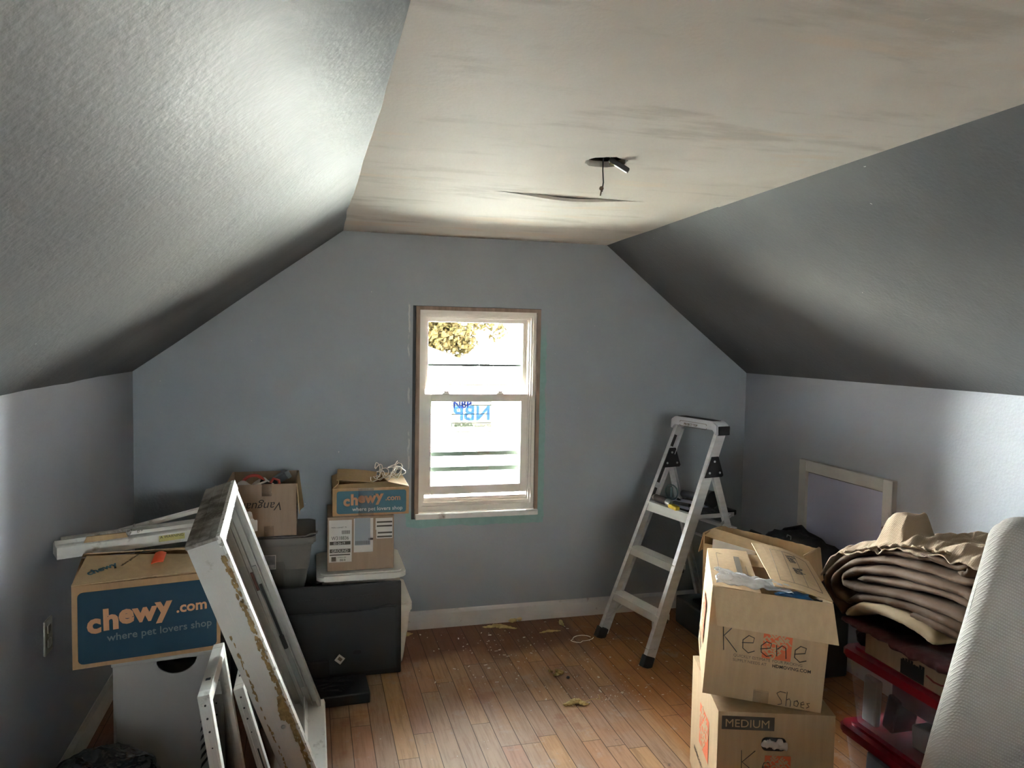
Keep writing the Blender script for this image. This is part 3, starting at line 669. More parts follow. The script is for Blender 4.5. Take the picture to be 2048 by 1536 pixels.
ang = math.atan2(.073, .417)
t = thing('pet_supply_box', 'large dark blue printed cardboard box with tan lettering, tilted flaps, on the white bin', 'cardboard box', (-.724, 2.566, zB), ang)
bm = B(); box(bm, 0, bw, 0, .005, 0, bh); box(bm, 0, bw, bd-.005, bd, 0, bh); box(bm, 0, .005, .005, bd-.005, 0, bh); box(bm, bw-.005, bw, .005, bd-.005, 0, bh); box(bm, .005, bw-.005, .005, bd-.005, 0, .005)
obj('box_body', bm, M_card, t)
bm = B(); prism(bm, roundrect(.016, bw-.012, .014, bh-.022, .016), .0008, m=T(0, -.0008, 0) @ FRONT @ T(0, 0, -.0004)); obj('blue_print_panel', bm, M_blue, t, label='dark blue printed panel')
chewy_logo(t, F_(.042, .122, -.0018) @ Rz(.02), .088, M_print, M_printg)
bm = B(); quadpanel(bm, (0, .0, bh+.002), (bw*.97, .01, bh+.004), (bw*.93, .14, bh+.022), (.03, .16, bh+.05), .004, sag=.004); obj('flap', bm, M_card2, t)
bm = B(); quadpanel(bm, (0, bd, bh+.004), (bw, bd, bh+.004), (bw*.96, .19, bh+.028), (.02, .17, bh+.056), .004, sag=-.004); obj('flap', bm, M_card2, t)
bm = B(); quadpanel(bm, (.01, .01, bh-.004), (.24, .02, bh-.02), (.24, .3, bh-.02), (.01, .32, bh-.004), .004); obj('flap', bm, M_card2, t)
bm = B(); quadpanel(bm, (.0, bd-.03, bh+.04), (.16, bd+.0, bh+.03), (.14, bd-.02, bh+.085), (.02, bd-.04, bh+.085), .004); obj('flap', bm, M_card2, t)
text('flap_print', 'chewy', .036, M_blue2, t, T(.045, .035, bh+.0215) @ Rx(.26) @ Rz(.5), bold=.001)
text('flap_print', 'where pet lovers shop', .014, M_inkf, t, T(.14, .07, bh+.0315) @ Rx(.18) @ Rz(1.0))
bm = B(); quadpanel(bm, (.225, .06, bh+.032), (.262, .07, bh+.032), (.272, .150, bh+.040), (.238, .150, bh+.042), .003, sag=.006); w_ = obj('orange_wrap', bm, M_orgf, None); w_.matrix_world = T(-.724, 2.566, zB) @ Rz(ang)
tag(w_, 'crumpled bright orange wrapper between the open flaps of the large blue box', 'wrapper')

# trims lying across the box top
def strip(name, a, b, prof, m, label, cat, group=None, bits=None):
    """profile (across, up) swept from a to b"""
    a = Vector(a); b = Vector(b); tdir = (b-a).normalized(); s = tdir.cross(Vector((0, 0, 1))).normalized(); u = s.cross(tdir)
    L = (b-a).length; mw = Matrix((tdir, s, u)).transposed().to_4x4(); mw.translation = a
    t = thing(name, label, cat, group=group, mw=mw)
    bm = B(); A = [bm.verts.new((0, p, q)) for p, q in prof]; E = [bm.verts.new((L, p, q)) for p, q in prof]; n = len(prof)
    bm.faces.new(A); bm.faces.new(E[::-1])
    for i in range(n): bm.faces.new((A[i], A[(i+1) % n], E[(i+1) % n], E[i]))
    obj('moulding', bm, m, t); return t, L
zt0 = zB+bh+.055
ta = atY(114, 1120, 2.80); tb = atY(515, 1062, 3.075)
t, L = strip('window_trim_strip', (ta.x+.0, ta.y, ta.z), (tb.x, tb.y, tb.z), [(0, 0), (0, .040), (-.006, .044), (-.012, .036), (-.05, .040), (-.056, .052), (-.062, .052), (-.066, .040), (-.09, .040), (-.094, .0)], M_white, 'long ribbed white vinyl strip with a small yellow warning sticker, front of the strips on the large blue box', 'trim strip')
bm = B(); box(bm, L*.47, L*.60, .0002, .0012, .012, .034); obj('warning_sticker', bm, mat('yellow_sticker', rgb(196, 188, 120), .6), t)
text('warning_print', 'A WARNING', .014, M_ink, t, T(L*.475, .0016, .024) @ Matrix.Rotation(PI, 4, 'Z') @ Matrix.Rotation(PI/2, 4, 'X') @ Matrix.Diagonal((-1, 1, 1, 1)), ext=.0002)
bm = B()
for k in range(26): blob(bm, (.20+random.gauss(0, .03), -.04+random.gauss(0, .012), .052+abs(random.gauss(0, .008))), random.uniform(.003, .007), 1, .3, seed=k)
obj('white_crumbs', bm, M_label, t)
ta = atY(124, 1092, 2.93); tb = atY(380, 1042, 3.06)
t, L = strip('window_trim_strip', ta, atY(505, 1038, 3.19), [(0, 0), (0, .016), (-.01, .026), (-.03, .026), (-.038, .018), (-.04, 0)], M_white, 'smooth rounded white vinyl strip directly behind the ribbed strip', 'trim strip')
ta = atY(240, 1068, 3.12); tb = atY(420, 1019, 3.25)
t, L = strip('window_trim_strip', ta, tb, [(0, 0), (0, .013), (-.006, .018), (-.016, .018), (-.02, .013), (-.02, 0)], M_white, 'thinnest white vinyl strip angled up at the back of the strips on the large blue box', 'trim strip')

# old window unit leaning on the box
def rot3(a, b_, c):
    return Matrix.Rotation(a, 4, 'Z') @ Matrix.Rotation(b_, 4, 'X') @ Matrix.Rotation(c, 4, 'Y')
R3 = rot3(.005, .166, -.318)
D0 = Vector((-.376, 2.464, .991)); FH, FWd, FT = 1.05, .5, .106
base = D0 - (R3 @ Vector((0, 0, FH)))
mw = T(*base) @ R3
t = thing('old_window_frame', 'large salvaged white window frame leaning against the blue printed box, foam on its side', 'window frame', mw=mw)
def jamb(yo, sgn):
    """side member: outer skin at y=yo, ribs pointing into the opening (sgn)"""
    bm = B()
    def r(x0, x1, d0, d1, z0=0, z1=FH-.012): box(bm, x0, x1, min(yo+sgn*d0, yo+sgn*d1), max(yo+sgn*d0, yo+sgn*d1), z0, z1, .0008)
    r(0, FT, 0, .006); r(0, .006, .006, .03); r(.030, .034, .006, .024); r(.046, .050, .006, .024); r(.072, .076, .006, .028); r(.098, FT, .006, .040); r(FT-.012, FT, .0, .045)
    r(.034, .046, .006, .012)
    return bm
nj = obj('jamb', jamb(0, 1), M_jambout, t)
fj = obj('jamb', jamb(FWd, -1), M_groove, t)
bm = B(); box(bm, FT-.004, FT+.004, -.003, .006, 0, FH-.01, .001); obj('nail_fin', bm, M_flake, nj, label='bright white front lip')
bm = B(); box(bm, -.002, FT-.006, -.004, FWd+.004, FH-.012, FH, .001); box(bm, .034, .038, -.004, FWd+.004, FH, FH+.002); box(bm, .07, .073, -.004, FWd+.004, FH, FH+.002); hd = obj('head', bm, M_dirty, t, label='dirt-stained top member')
bm = B(); box(bm, FT-.012, FT+.002, -.004, FWd+.004, FH-.038, FH+.001, .001); obj('head_lip', bm, M_flake, hd)
bm = B(); box(bm, .0, .012, .03, FWd-.03, FH-.05, FH-.012); box(bm, .045, .05, .03, FWd-.03, FH-.04, FH-.012); obj('head_track', bm, M_groove, hd)
bm = B(); hexa(bm, [(0, 0, 0), (FT+.012, 0, 0), (FT+.012, FWd, 0), (0, FWd, 0), (0, 0, .05), (FT+.012, 0, .018), (FT+.012, FWd, .018), (0, FWd, .05)]); box(bm, .05, .055, .01, FWd-.01, .02, .07); obj('sill', bm, M_white, t)
bm = B()
for k in range(260):     # dried foam bead creeping from under the lip
    z = random.uniform(.12, .98); w_ = .010+.010*max(0, noise.noise(Vector((z*9, 0, 0))))
    blob(bm, (FT-.006-random.random()*w_*1.4, -.001, z), random.uniform(.002, .0055), 1, .5, seed=k, sq=(1, .18, 2.6))
for k in range(46):
    z = random.gauss(.36, .05); blob(bm, (FT-.012-random.random()*.026*math.exp(-((z-.37)/.06)**2), -.002, z), random.uniform(.004, .009), 2, .5, seed=k, sq=(1, .25, 1.8))
for k in range(60):
    z = random.uniform(.15, .7); blob(bm, (.020+random.gauss(0, .002), -.001, z), random.uniform(.001, .003), 1, .4, seed=k, sq=(1, .2, 4))
obj('foam_residue', bm, M_foam, t, label='yellow dried foam')
bm = B(); blob(bm, (.062, -.003, .315), .008, 2, .05, sq=(1, .6, 1)); obj('screw_head', bm, M_steel, t, smooth=True)
bm = B(); box(bm, .006, .046, -.0008, .0002, 0, FH-.02); obj('fold_groove', bm, M_jambout, nj)
bm = B(); beam(bm, (.060, FWd-.022, .62), (.062, FWd-.022, .36), .012, .01); tube(bm, [(.061, FWd-.026, .38), (.061, FWd-.026, .32)], .009, 8); obj('balance_shoe', bm, M_black, fj)
bm = B(); box(bm, .040, .05, FWd-.03, FWd-.022, .60, .68); obj('balance_cord', bm, mat('dark_red_grease', rgb(86, 52, 46), .5), fj)
bm = B(); box(bm, .052, .068, FWd-.020, FWd-.014, .12, .70); obj('balance_channel', bm, mat('dull_track_grey', rgb(150, 152, 148), .5), fj)

def sash(loc, lean, w, h, label, yaw=0):
    mw = T(*loc) @ Rz(yaw) @ Ry(-lean)
    t = thing('old_window_sash', label, 'window sash', mw=mw)
    th = .034; s = .036
    for nm, (a, b, c, d) in (('stile', (0, s, 0, h)), ('stile', (w-s, w, 0, h)), ('rail', (s, w-s, 0, s)), ('rail', (s, w-s, h-s, h))):
        bm = B(); box(bm, 0, th, a, b, c, d, .002)
        if nm == 'stile' and a == 0:
            box(bm, .006, .012, -.003, 0, .0, h-.03); box(bm, .024, .028, -.003, 0, 0, h-.03)
        obj(nm, bm, M_white, t)
    bm = B()
    for k, zz in enumerate((h-.03, h-.07, h-.11, h-.16)): lathe(bm, [(.003 if k < 3 else .002, 0), (.003 if k < 3 else .002, .002)], 10, m=T(.018, -.001, zz) @ Rx(PI/2))
    box(bm, .010, .024, .10, .115, h, h+.001)
    obj('drain_hole', bm, M_black, t)
    bm = B(); box(bm, .014, .020, s-.004, w-s+.004, s-.004, h-s+.004); obj('glass_pane', bm, M_glass, t)
    return t
sash((-.222, 2.235, 0), .148, .38, .62, 'taller of the two loose white window sashes, nearer the white bin')
sash((-.128, 2.60, 0), .265, .36, .47, 'shorter loose white window sash under the leaning window frame')
bm = B(); tube(bm, [(-.16, 2.42, .34), (-.13, 2.40, .25), (-.12, 2.38, .15), (-.135, 2.36, .06), (-.12, 2.3, .008)], .0025, 6)
tag(obj('thin_cable', bm, M_black, smooth=True), 'thin black cord hanging between the two loose sashes', 'cord')

# trash bag
bm = B(); blob(bm, (-.60, 2.34, .205), .22, 5, .14, 2.5, seed=3, sq=(.95, .85, .98), flat=.20)
for v in bm.verts:
    v.co += v.normal*.0 + Vector((0, 0, .012*noise.noise(v.co*14))) + Vector((.012*noise.noise(v.co*11+Vector((9, 0, 0))), 0, 0))
tb = obj('trash_bag', bm, M_trash, smooth=180); tag(tb, 'shiny black plastic trash bag on the floor in front of the white bin', 'trash bag')

# ------------------------------------------------------------------ totes, boxes and television by the back wall
def tote(name, label, loc, w, d, h, m, mlid, flare=.03, lidh=.03, over=.012, rotz=0, lid=True, label2=None, walls=.003):
    t = thing(name, label, 'storage tote', loc, rotz); bm = B()
    hb = h-lidh
    def rr(k, z): 
        i = flare*(1-k); return [(i, i), (w-i, i), (w-i, d-i), (i, d-i)], z
    Z_ = [0, .02, hb*.55, hb*.56, hb-.015, hb-.014, hb]; K = [0, .1, .6, .66, .95, 1.1, 1.1]
    rings = []
    for z, k in zip(Z_, K):
        i = flare*(1-k); rr_ = roundrect(i, w-i, i, d-i, .03, 4); rings.append([bm.verts.new((x, y, z)) for x, y in rr_])
    for A, E in zip(rings, rings[1:]):
        n = len(A)
        for q in range(n): bm.faces.new((A[q], A[(q+1) % n], E[(q+1) % n], E[q]))
    bm.faces.new(rings[0][::-1]); obj('tote_body', bm, m, t, smooth=35)
    if lid:
        bm = B(); prism(bm, roundrect(-over, w+over, -over, d+over, .035, 5), lidh*.75, m=T(0, 0, hb-.004))
        bmesh.ops.bevel(bm, geom=[e_ for e_ in bm.edges if abs(e_.verts[0].co.z-e_.verts[1].co.z) < 1e-5], offset=.005, segments=2, affect='EDGES')
        P = roundrect(-over+.02, w+over-.02, -over+.02, d+over-.02, .03, 5); prism(bm, P, .006, m=T(0, 0, hb-.004+lidh*.75-.001))
        obj('tote_lid', bm, mlid, t, smooth=35)
    return t
# grey tote with the open brown box on top
tote('storage_tote', 'lowest grey plastic tote in the corner stack behind the black television', (-.50, 3.74, 0), .50, .36, .33, M_grip, M_grip)
t = tote('storage_tote', 'upper grey plastic tote carrying the open box with upside-down handwriting', (-.50, 3.735, .333), .51, .365, .352, M_grip, M_grip, flare=.05, lidh=.04, over=.016)
lb0 = atY(520, 1112, 3.747); lb1 = atY(551, 1137, 3.747); LBX0, LBX1, LBZ0, LBZ1 = lb0.x+.50, lb1.x+.50, lb1.z-.333, lb0.z-.333
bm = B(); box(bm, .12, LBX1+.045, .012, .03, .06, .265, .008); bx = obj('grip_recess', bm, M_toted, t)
bm = B(); box(bm, LBX0, LBX1, .008, .0125, LBZ0, LBZ1, .001); lb = obj('grey_label', bm, mat('scuffed_label', rgb(128, 130, 130), .6, var=.2, vscale=40), t)
bm = B(); ring(bm, LBX0-.002, LBX1+.002, LBZ0-.002, LBZ1+.002, .003, .007, .011); [box(bm, LBX1-.045+.006*k, LBX1-.042+.006*k, .0065, .008, LBZ0+.004, LBZ0+.02) for k in range(7)]; obj('label_border', bm, M_label, t)
bm = B(); tube(bm, [(.47, .0, .338), (.50, -.004, .352), (.53, .0, .354), (.532, .05, .35)], .004, 6); obj('lid_handle', bm, M_grip, t, smooth=True)

t = thing('open_cardboard_box', 'open brown cardboard box with upside-down black handwriting on the grey tote', 'cardboard box', (-.385, 3.70, .692), .0)
bw, bd, bh = .32, .37, .252
bm = B(); box(bm, 0, bw, 0, .005, 0, bh); box(bm, .0, bw, bd-.005, bd, 0, bh); box(bm, .005, bw-.005, .005, bd-.005, 0, .005)
hexa(bm, [(0, .005, 0), (.005, .005, 0), (.005, bd-.005, 0), (0, bd-.005, 0), (-.006, .005, bh), (-.001, .005, bh), (.004, bd-.005, bh), (-.001, bd-.005, bh)])
obj('box_body', bm, M_cardd, t)
bm = B(); quadpanel(bm, (bw-.003, .004, 0), (bw-.003, bd-.004, 0), (bw-.003, bd-.004, bh), (bw-.003, .004, bh), .005); obj('box_side', bm, M_cardd, t)
bm = B(); quadpanel(bm, (bw+.002, .004, bh), (bw+.004, bd-.004, bh), (bw+.03, bd-.03, .06), (bw+.014, .012, .10), .004, sag=.01); obj('flap', bm, M_card2, t)
bm = B(); quadpanel(bm, (-.002, bd-.004, bh), (-.002, .004, bh), (-.05, .03, bh-.12), (-.05, bd-.02, bh-.12), .004); obj('flap', bm, M_card2, t)
bm = B(); box(bm, .16, .205, -.0008, 0, .195, bh); box(bm, .17, .215, -.0008, 0, 0, .05); obj('packing_tape', bm, mat('clear_brown_tape', rgb(180, 152, 130), .3, alpha=.2), t)
text('marker_writing', 'Vanguard', .058, M_ink, t, F_(.258, .165, -.0014) @ Rz(PI), shear=.25, ext=.0003, sx=1.0)
# contents
bm = B(); sheet(bm, lambda u, v: (.03+.18*u, .02+.13*v, .225+.03*math.sin(u*7)*math.sin(v*5)+.012*noise.noise(Vector((u*6, v*6, 1)))), 16, 12, .01); c_ = obj('white_cloth', bm, M_wcloth, None, smooth=True); c_.matrix_world = T(-.385, 3.70, .692); tag(c_, 'crumpled white cloth in the open box on the grey tote', 'cloth')
def earm(label, loc, ry):
    t = thing('ear_muffs', label, 'ear muffs', loc, ry)
    bm = B(); tube(bm, [(.055*math.cos(a), 0, .055*math.sin(a)) for a in [PI*k/12 for k in range(13)]], .008, 8); obj('headband', bm, M_redp, t, smooth=True)
    for s in (-1, 1): bm = B(); blob(bm, (.05*s, 0, 0), .028, 2, .05, sq=(.6, 1, 1)); obj('ear_cup', bm, M_redp if s < 0 else M_black, t, smooth=True)
earm('red and black ear defenders in the open box on the grey tote', (-.385+.115, 3.80, .692+.225), .3)
t = thing('caulk_clamp', 'red handled clamp lying in the open box beside the dark case', 'clamp', (-.385+.19, 3.78, .692+.235))
bm = B(); tube(bm, [(0, 0, .0), (.02, .0, .03), (.045, 0, .02), (.05, 0, -.02)], .007, 8); obj('handle', bm, M_redp, t, smooth=True)
bm = B(); tube(bm, [(-.04, .0, .02), (.01, -.01, 0), (.03, -.02, -.03)], .009, 8); obj('jaw', bm, M_black, t, smooth=True)
t = thing('tool_case', 'dark grey case sticking up at the right of the open box', 'case', mw=T(-.385+.215, 3.90, .692+.205) @ Ry(-.5) @ Rz(.3))
bm = B(); box(bm, -.02, .09, 0, .09, 0, .035, .005); obj('case_body', bm, M_dkgrey, t)
bm = B(); box(bm, .07, .092, -.004, .094, -.003, .038, .003); obj('case_cap', bm, mat('lighter_grey_cap', rgb(110, 112, 112), .4), t)
bm = B(); beam(bm, (0, 0, 0), (.07, -.03, .03), .012, .008); o = obj('white_stick', bm, M_vinyl); o.matrix_world = T(-.385+.11, 3.745, .692+.235); tag(o, 'short white plastic stick in the open box on the grey tote', 'stick')

# white totes
tote('storage_tote', 'bottom milky white tote with a rounded rim behind the television', (.03, 3.69, 0), .46, .41, .33, M_milk, M_milk, flare=.03, lidh=.05, over=.010)
t = tote('storage_tote', 'milky white lidded tote carrying the box with shipping labels', (.055, 3.70, .318), .385, .385, .178, M_milk, M_milk, flare=.005, lidh=.035, over=.026)

t = thing('shipping_box', 'plain brown cardboard box with white shipping labels on the white tote lid', 'cardboard box', (.080, 3.712, .497), -.02)
bw, bd, bh = .325, .30, .270
bm = B(); box(bm, 0, bw, 0, bd, 0, bh, .003); obj('box_body', bm, M_cardd, t)
bm = B(); box(bm, .008, .118, -.0012, 0, .045, .255); o1 = obj('l1', bm, M_label, t); bm = B(); box(bm, .128, .222, -.0012, 0, .09, .26); box(bm, .234, .318, -.0012, 0, .20, .258); box(bm, .238, .318, -.0012, 0, .155, .2); o2 = obj('l2', bm, M_label, t); join([o1, o2], 'paper_label')
bm = B(); box(bm, .132, .208, -.0018, -.0012, .125, .262); obj('tape_patch', bm, M_lab2, t)
bm = B()
for (a, b, c, d) in ((.012, .112, .132, .149), (.012, .112, .092, .111), (.012, .110, .079, .085), (.24, .316, .234, .242), (.24, .316, .214, .222), (.245, .316, .18, .188), (.242, .316, .160, .168), (.02, .042, .050, .072), (.198, .222, .15, .16)): box(bm, a, b, -.0018, -.0012, c, d)
for k in range(9): box(bm, .07+.0045*k, .0725+.0045*k, -.0018, -.0012, .185, .203)
for k in range(16): box(bm, .136+.0045*k, .1382+.0045*k, -.0022, -.0012, .128, .147)
obj('label_bars', bm, M_dkbar, t)
text('label_print', 'W318836', .026, M_dkbar, t, F_(.020, .157, -.0022), sx=.80)
text('label_print', '05-26-19', .017, M_label, t, F_(.030, .1345, -.0024), sx=.9)
text('label_print', 'GROUND', .0195, M_label, t, F_(.021, .0950, -.0024), sx=.94)
text('label_print', 'PSSN: LGANBT .79', .009, M_dkbar, t, F_(.02, .216, -.0022))
text('label_print', 'RT050A.004', .008, M_dkbar, t, F_(.05, .066, -.0022)); text('label_print', '88/8', .016, M_dkbar, t, F_(.06, .05, -.0022))

t = thing('pet_supply_box', 'small faded blue printed box with tan lettering topped with loose hooks', 'cardboard box', (.105, 3.722, .770), -.015)
bw, bd, bh = .375, .36, .135
bm = B(); box(bm, 0, bw, 0, .005, 0, bh); box(bm, 0, bw, bd-.005, bd, 0, bh); box(bm, 0, .005, .005, bd-.005, 0, bh); box(bm, bw-.005, bw, .005, bd-.005, 0, bh); box(bm, .005, bw-.005, .005, bd-.005, 0, .005); obj('box_body', bm, M_card, t)
bm = B(); prism(bm, roundrect(.02, bw-.014, .010, bh-.012, .012), .0008, m=T(0, -.0008, 0) @ FRONT @ T(0, 0, -.0004)); obj('blue_print_panel', bm, M_blue2, t)
chewy_logo(t, F_(.052, .058, -.0018), .070, M_print, M_label)
bm = B(); box(bm, .125, .20, -.0022, -.002, 0, bh); obj('packing_tape', bm, mat('clear_tape', rgb(176, 184, 186), .2, alpha=.16), t)
bm = B(); quadpanel(bm, (.0, 0, bh), (bw, 0, bh), (bw-.01, .12, bh+.012), (.01, .05, bh+.01), .004); obj('flap', bm, M_card2, t)
bm = B(); quadpanel(bm, (bw, .01, bh+.002), (bw, bd, bh+.002), (bw-.13, bd-.03, bh+.02), (bw-.10, .04, bh+.02), .004); obj('flap', bm, M_card2, t)
bm = B(); quadpanel(bm, (.02, .08, bh+.03), (.20, .06, bh+.015), (.24, .33, bh+.02), (.03, .34, bh+.04), .004, sag=.006); obj('flap', bm, M_card2, t)
bm = B(); quadpanel(bm, (0, .0, bh), (.0, bd, bh), (.04, bd-.02, bh+.02), (.03, .04, bh+.02), .004); obj('flap', bm, M_card2, t)
bm = B()
for k in range(2): box(bm, .04+.035*k, .06+.035*k, .29, .31, bh+.0355, bh+.0365)
obj('flap_print', bm, M_inkf, t)
# loose curtain hooks on the small box
def hook_bm():
    bm = B(); P = [(0, 0, .0), (.03, 0, .002), (.06, 0, .004), (.085, 0, .012), (.098, 0, .03), (.092, 0, .048), (.07, 0, .056), (.045, 0, .058)]
    tube(bm, P, .0028, 6)
    tube(bm, [(0, .0, 0), (-.012, 0, .012), (-.01, 0, .03)], .0028, 6); blob(bm, (-.01, 0, .032), .005, 1, 0); blob(bm, (.043, 0, .058), .005, 1, 0); return bm
h0 = obj('curtain_hook', hook_bm(), M_hook, smooth=True)
random.seed(21)
HK = [(.20, .08, .0), (.24, .10, .6), (.27, .14, 1.9), (.30, .12, 2.6), (.23, .16, 3.6), (.29, .20, .9), (.33, .16, 2.1), (.31, .24, 5.2), (.25, .22, 4.4), (.34, .21, .2), (.28, .08, 5.7), (.33, .10, 3.0)]
for i, (hx, hy, ha) in enumerate(HK):
    h = h0 if i == 0 else h0.copy()
    if i: C.objects.link(h)
    h.matrix_world = T(.105+hx, 3.722+hy, .770+.135+.016+.003*(i % 4)) @ Rz(ha*.35-.6) @ Rx(random.uniform(-.7, .7)) @ Ry(random.uniform(-1.0, -.1)) @ Matrix.Diagonal((.72, .72, .8, 1))
    tag(h, 'ivory plastic curtain hook in the loose pile on the small blue box', 'hook', 'curtain hooks heaped on the small blue box')

# television leaning on the totes, back towards the room
t = thing('television', 'large flat black television standing face to the wall, small white tag on its back', 'television', mw=T(-.36, 3.605, 0) @ Rx(-.045))
bm = B(); box(bm, 0, .795, 0, .022, .0, .455, .006); obj('screen_bezel', bm, M_tv, t)
bm = B(); P = [(.02, .02), (.775, .03), (.775, .34), (.73, .345), (.66, .33), (.55, .325), (.02, .325)]
prism(bm, P, .018, m=Rx(PI/2)); bmesh.ops.bevel(bm, geom=[e_ for e_ in bm.edges if e_.verts[0].co.y < -.01 and e_.verts[1].co.y < -.01], offset=.008, segments=3, affect='EDGES'); obj('back_housing', bm, M_tvp, t, smooth=30)
bm = B()
for k in range(14): box(bm, .30+.018*k, .312+.018*k, -.0015, .0005, .375, .392)
for k in range(10): box(bm, .52+.018*k, .532+.018*k, -.0015, .0005, .385, .398)
obj('vent_slots', bm, M_black, t)
bm = B(); box(bm, -.018, .018, -.0195, -.0182, -.018, .018, m=T(.498, 0, .10) @ Ry(.7)); obj('white_tag', bm, M_label, t)
bm = B(); box(bm, -.010, .010, -.0203, -.0195, -.006, .009, m=T(.498, 0, .10) @ Ry(.7)); obj('tag_print', bm, M_inkf, t)
bm = B(); prism(bm, roundrect(.56, .60, .118, .138, .009), .002, m=T(0, -.0175, 0) @ Rx(PI/2)); obj('cable_recess', bm, M_black, t)
bm = B(); box(bm, .10, .45, -.045, -.018, .02, .11, .01); obj('connector_box', bm, M_tv, t)
# low dark equipment box with cables
t = thing('media_player', 'flat black electronics box with tangled cables in front of the television', 'electronics', (-.10, 3.31, 0), .04)
bm = B(); box(bm, 0, .365, 0, .20, .0, .05, .006); obj('case', bm, M_black, t)
random.seed(4)
bm = B()
for k in range(5):
    P = [(.06+.05*k+random.uniform(-.03, .03)+.05*math.sin(j*1.3+k), .03+.02*j, .056+.012*abs(math.sin(j+k))) for j in range(8)]; tube(bm, P, .003, 6)
obj('cable', bm, M_rubber, t, smooth=True)

# ================================================================== LADDER
LX, LY, LYAW = 1.587, 3.587, -1.3659
LA, LB_, LK, LH, LS, LR = .2214, .1796, .4082, 1.1752, .2509, .7706
t = thing('step_ladder', 'open aluminium three-step ladder with a black platform standing by the back wall', 'step ladder', (LX, LY, 0), LYAW)
def hw(z): return LA+(LB_-LA)*z/LH
def FP(s, z, dl=0, ds=0): return Vector((s*(hw(z)+ds), LK*z+dl, z))
rd = Vector((0, LK, 1)).normalized(); rn = Vector((0, 1, -LK)).normalized()
for s in (-1, 1):
    bm = B(); a = FP(s, .03, .028); b = FP(s, LH, .028)
    beam(bm, a+Vector((-s*.003, 0, 0)), b+Vector((-s*.003, 0, 0)), .004, .058, up=rn); 
    for q in (-.027, .027): beam(bm, a+rn*q+Vector((-s*.014, 0, 0)), b+rn*q+Vector((-s*.014, 0, 0)), .026, .004, up=rn)
    fr = obj('front_rail', bm, M_alu, t)
    bm = B(); beam(bm, FP(s, 0, .020)+Vector((-s*.011, 0, 0)), FP(s, .055, .020)+Vector((-s*.011, 0, 0)), .036, .060, up=rn, bev=.003); obj('rubber_foot', bm, M_rubber, fr)
    # rear leg
    top = FP(s, 1.0, .045); bot = Vector((s*LA, LR, .02))
    bm = B(); u_ = Vector((0, 1, 0)); beam(bm, bot, top, .004, .038, up=u_)
    for q in (-.017, .017): beam(bm, bot+u_*q+Vector((-s*.010, 0, 0)), top+u_*q+Vector((-s*.010, 0, 0)), .020, .004, up=u_)
    rl = obj('rear_leg', bm, M_alu, t)
    bm = B(); beam(bm, bot+Vector((-s*.008, 0, -.02)), bot.lerp(top, .045)+Vector((-s*.008, 0, 0)), .030, .044, up=u_, bev=.003); obj('rubber_foot', bm, M_rubber, rl)
    # hinge bracket
    bm = B(); zc = 1.0; c = FP(s, zc, .022)
    P = [(-.040, -.055), (.078, -.055), (.086, -.046), (.048, .055), (.004, .055)]
    YZ = Matrix(((0, 0, 1, 0), (1, 0, 0, 0), (0, 1, 0, 0), (0, 0, 0, 1)))
    for xo in ((s*.001, s*.007), (-s*.028, -s*.022)): prism(bm, P, .006, m=T(c.x+min(xo), c.y, c.z) @ YZ)
    hb_ = obj('hinge_bracket', bm, M_rubber, t)
    bm = B()
    for p, q in ((.022, .03), (-.010, -.030), (.060, -.032)): lathe(bm, [(.006, 0), (.006, .003), (.003, .005)], 12, m=T(c.x+s*.007, c.y+p, c.z+q) @ Ry(s*PI/2))
    for p, q in ((.022, .03), (-.010, -.030), (.060, -.032)): lathe(bm, [(.006, 0), (.006, .003), (.003, .005)], 12, m=T(c.x-s*.028, c.y+p, c.z+q) @ Ry(-s*PI/2))
    obj('rivet', bm, M_steel, hb_)
    bm = B()
    for z0, z1 in ((1.065, 1.13), (.86, .95), (.78, .83)): beam(bm, FP(s, z0, .022)+Vector((-s*.0065, 0, 0)), FP(s, z1, .022)+Vector((-s*.0065, 0, 0)), .001, .034, up=rn)
    if s < 0: obj('warning_sticker', bm, M_sticker, fr)
    else: bm.free()
for i, z in enumerate((LS, 2*LS)):
    bm = B(); w_ = hw(z)-.006; y0 = LK*z-.006
    box(bm, -w_, w_, y0, y0+.075, z-.006, z, .001); box(bm, -w_, w_, y0, y0+.004, z-.042, z-.002, .001); box(bm, -w_, w_, y0+.07, y0+.074, z-.03, z)
    for k in range(8): box(bm, -w_, w_, y0+.008+.008*k, y0+.011+.008*k, z, z+.002)
    st_ = obj('step', bm, M_alup, t)
    bm = B()
    for s in (-1, 1):
        if s > 0: bm = B()
        box(bm, s*w_-.003, s*w_+.003, y0+.004, y0+.06, z-.044, z-.006); obj('step_bracket', bm, M_rubber, st_)
z = 3*LS; y0 = LK*z; w_ = hw(z)-.008
bm = B(); box(bm, -w_, w_, y0-.004, y0+.002, z-.05, z+.004, .001); box(bm, -w_, w_, y0+.0, y0+.03, z-.006, z+.002); pf = obj('platform_front', bm, M_alup, t)
bm = B(); box(bm, -w_+.01, w_-.01, y0+.004, y0+.33, z-.030, z-.001, .006)
for k in range(11): box(bm, -w_+.02, w_-.02, y0+.04+.025*k, y0+.048+.025*k, z-.001, z+.0015)
obj('platform', bm, mat('black_ribbed_tray', rgb(40, 42, 44), .5), t)
bm = B()
for s in (-1, 1): beam(bm, (s*(w_-.006), y0+.05, z-.015), (s*(w_-.002), y0+.30, z-.02), .006, .022, up=(0, 0, 1)); beam(bm, (s*(w_+.005), y0+.20, z-.07), (s*(w_+.008), .45+.13, z-.02), .006, .016)
obj('spreader', bm, M_alu, t)
bm = B(); beam(bm, (-LA+.0, .62, .55), (LA, .62, .55), .03, .004); beam(bm, (-LA, .585, .66), (LA, .585, .66), .03, .02, bev=.002); obj('rear_brace', bm, M_alu, t)
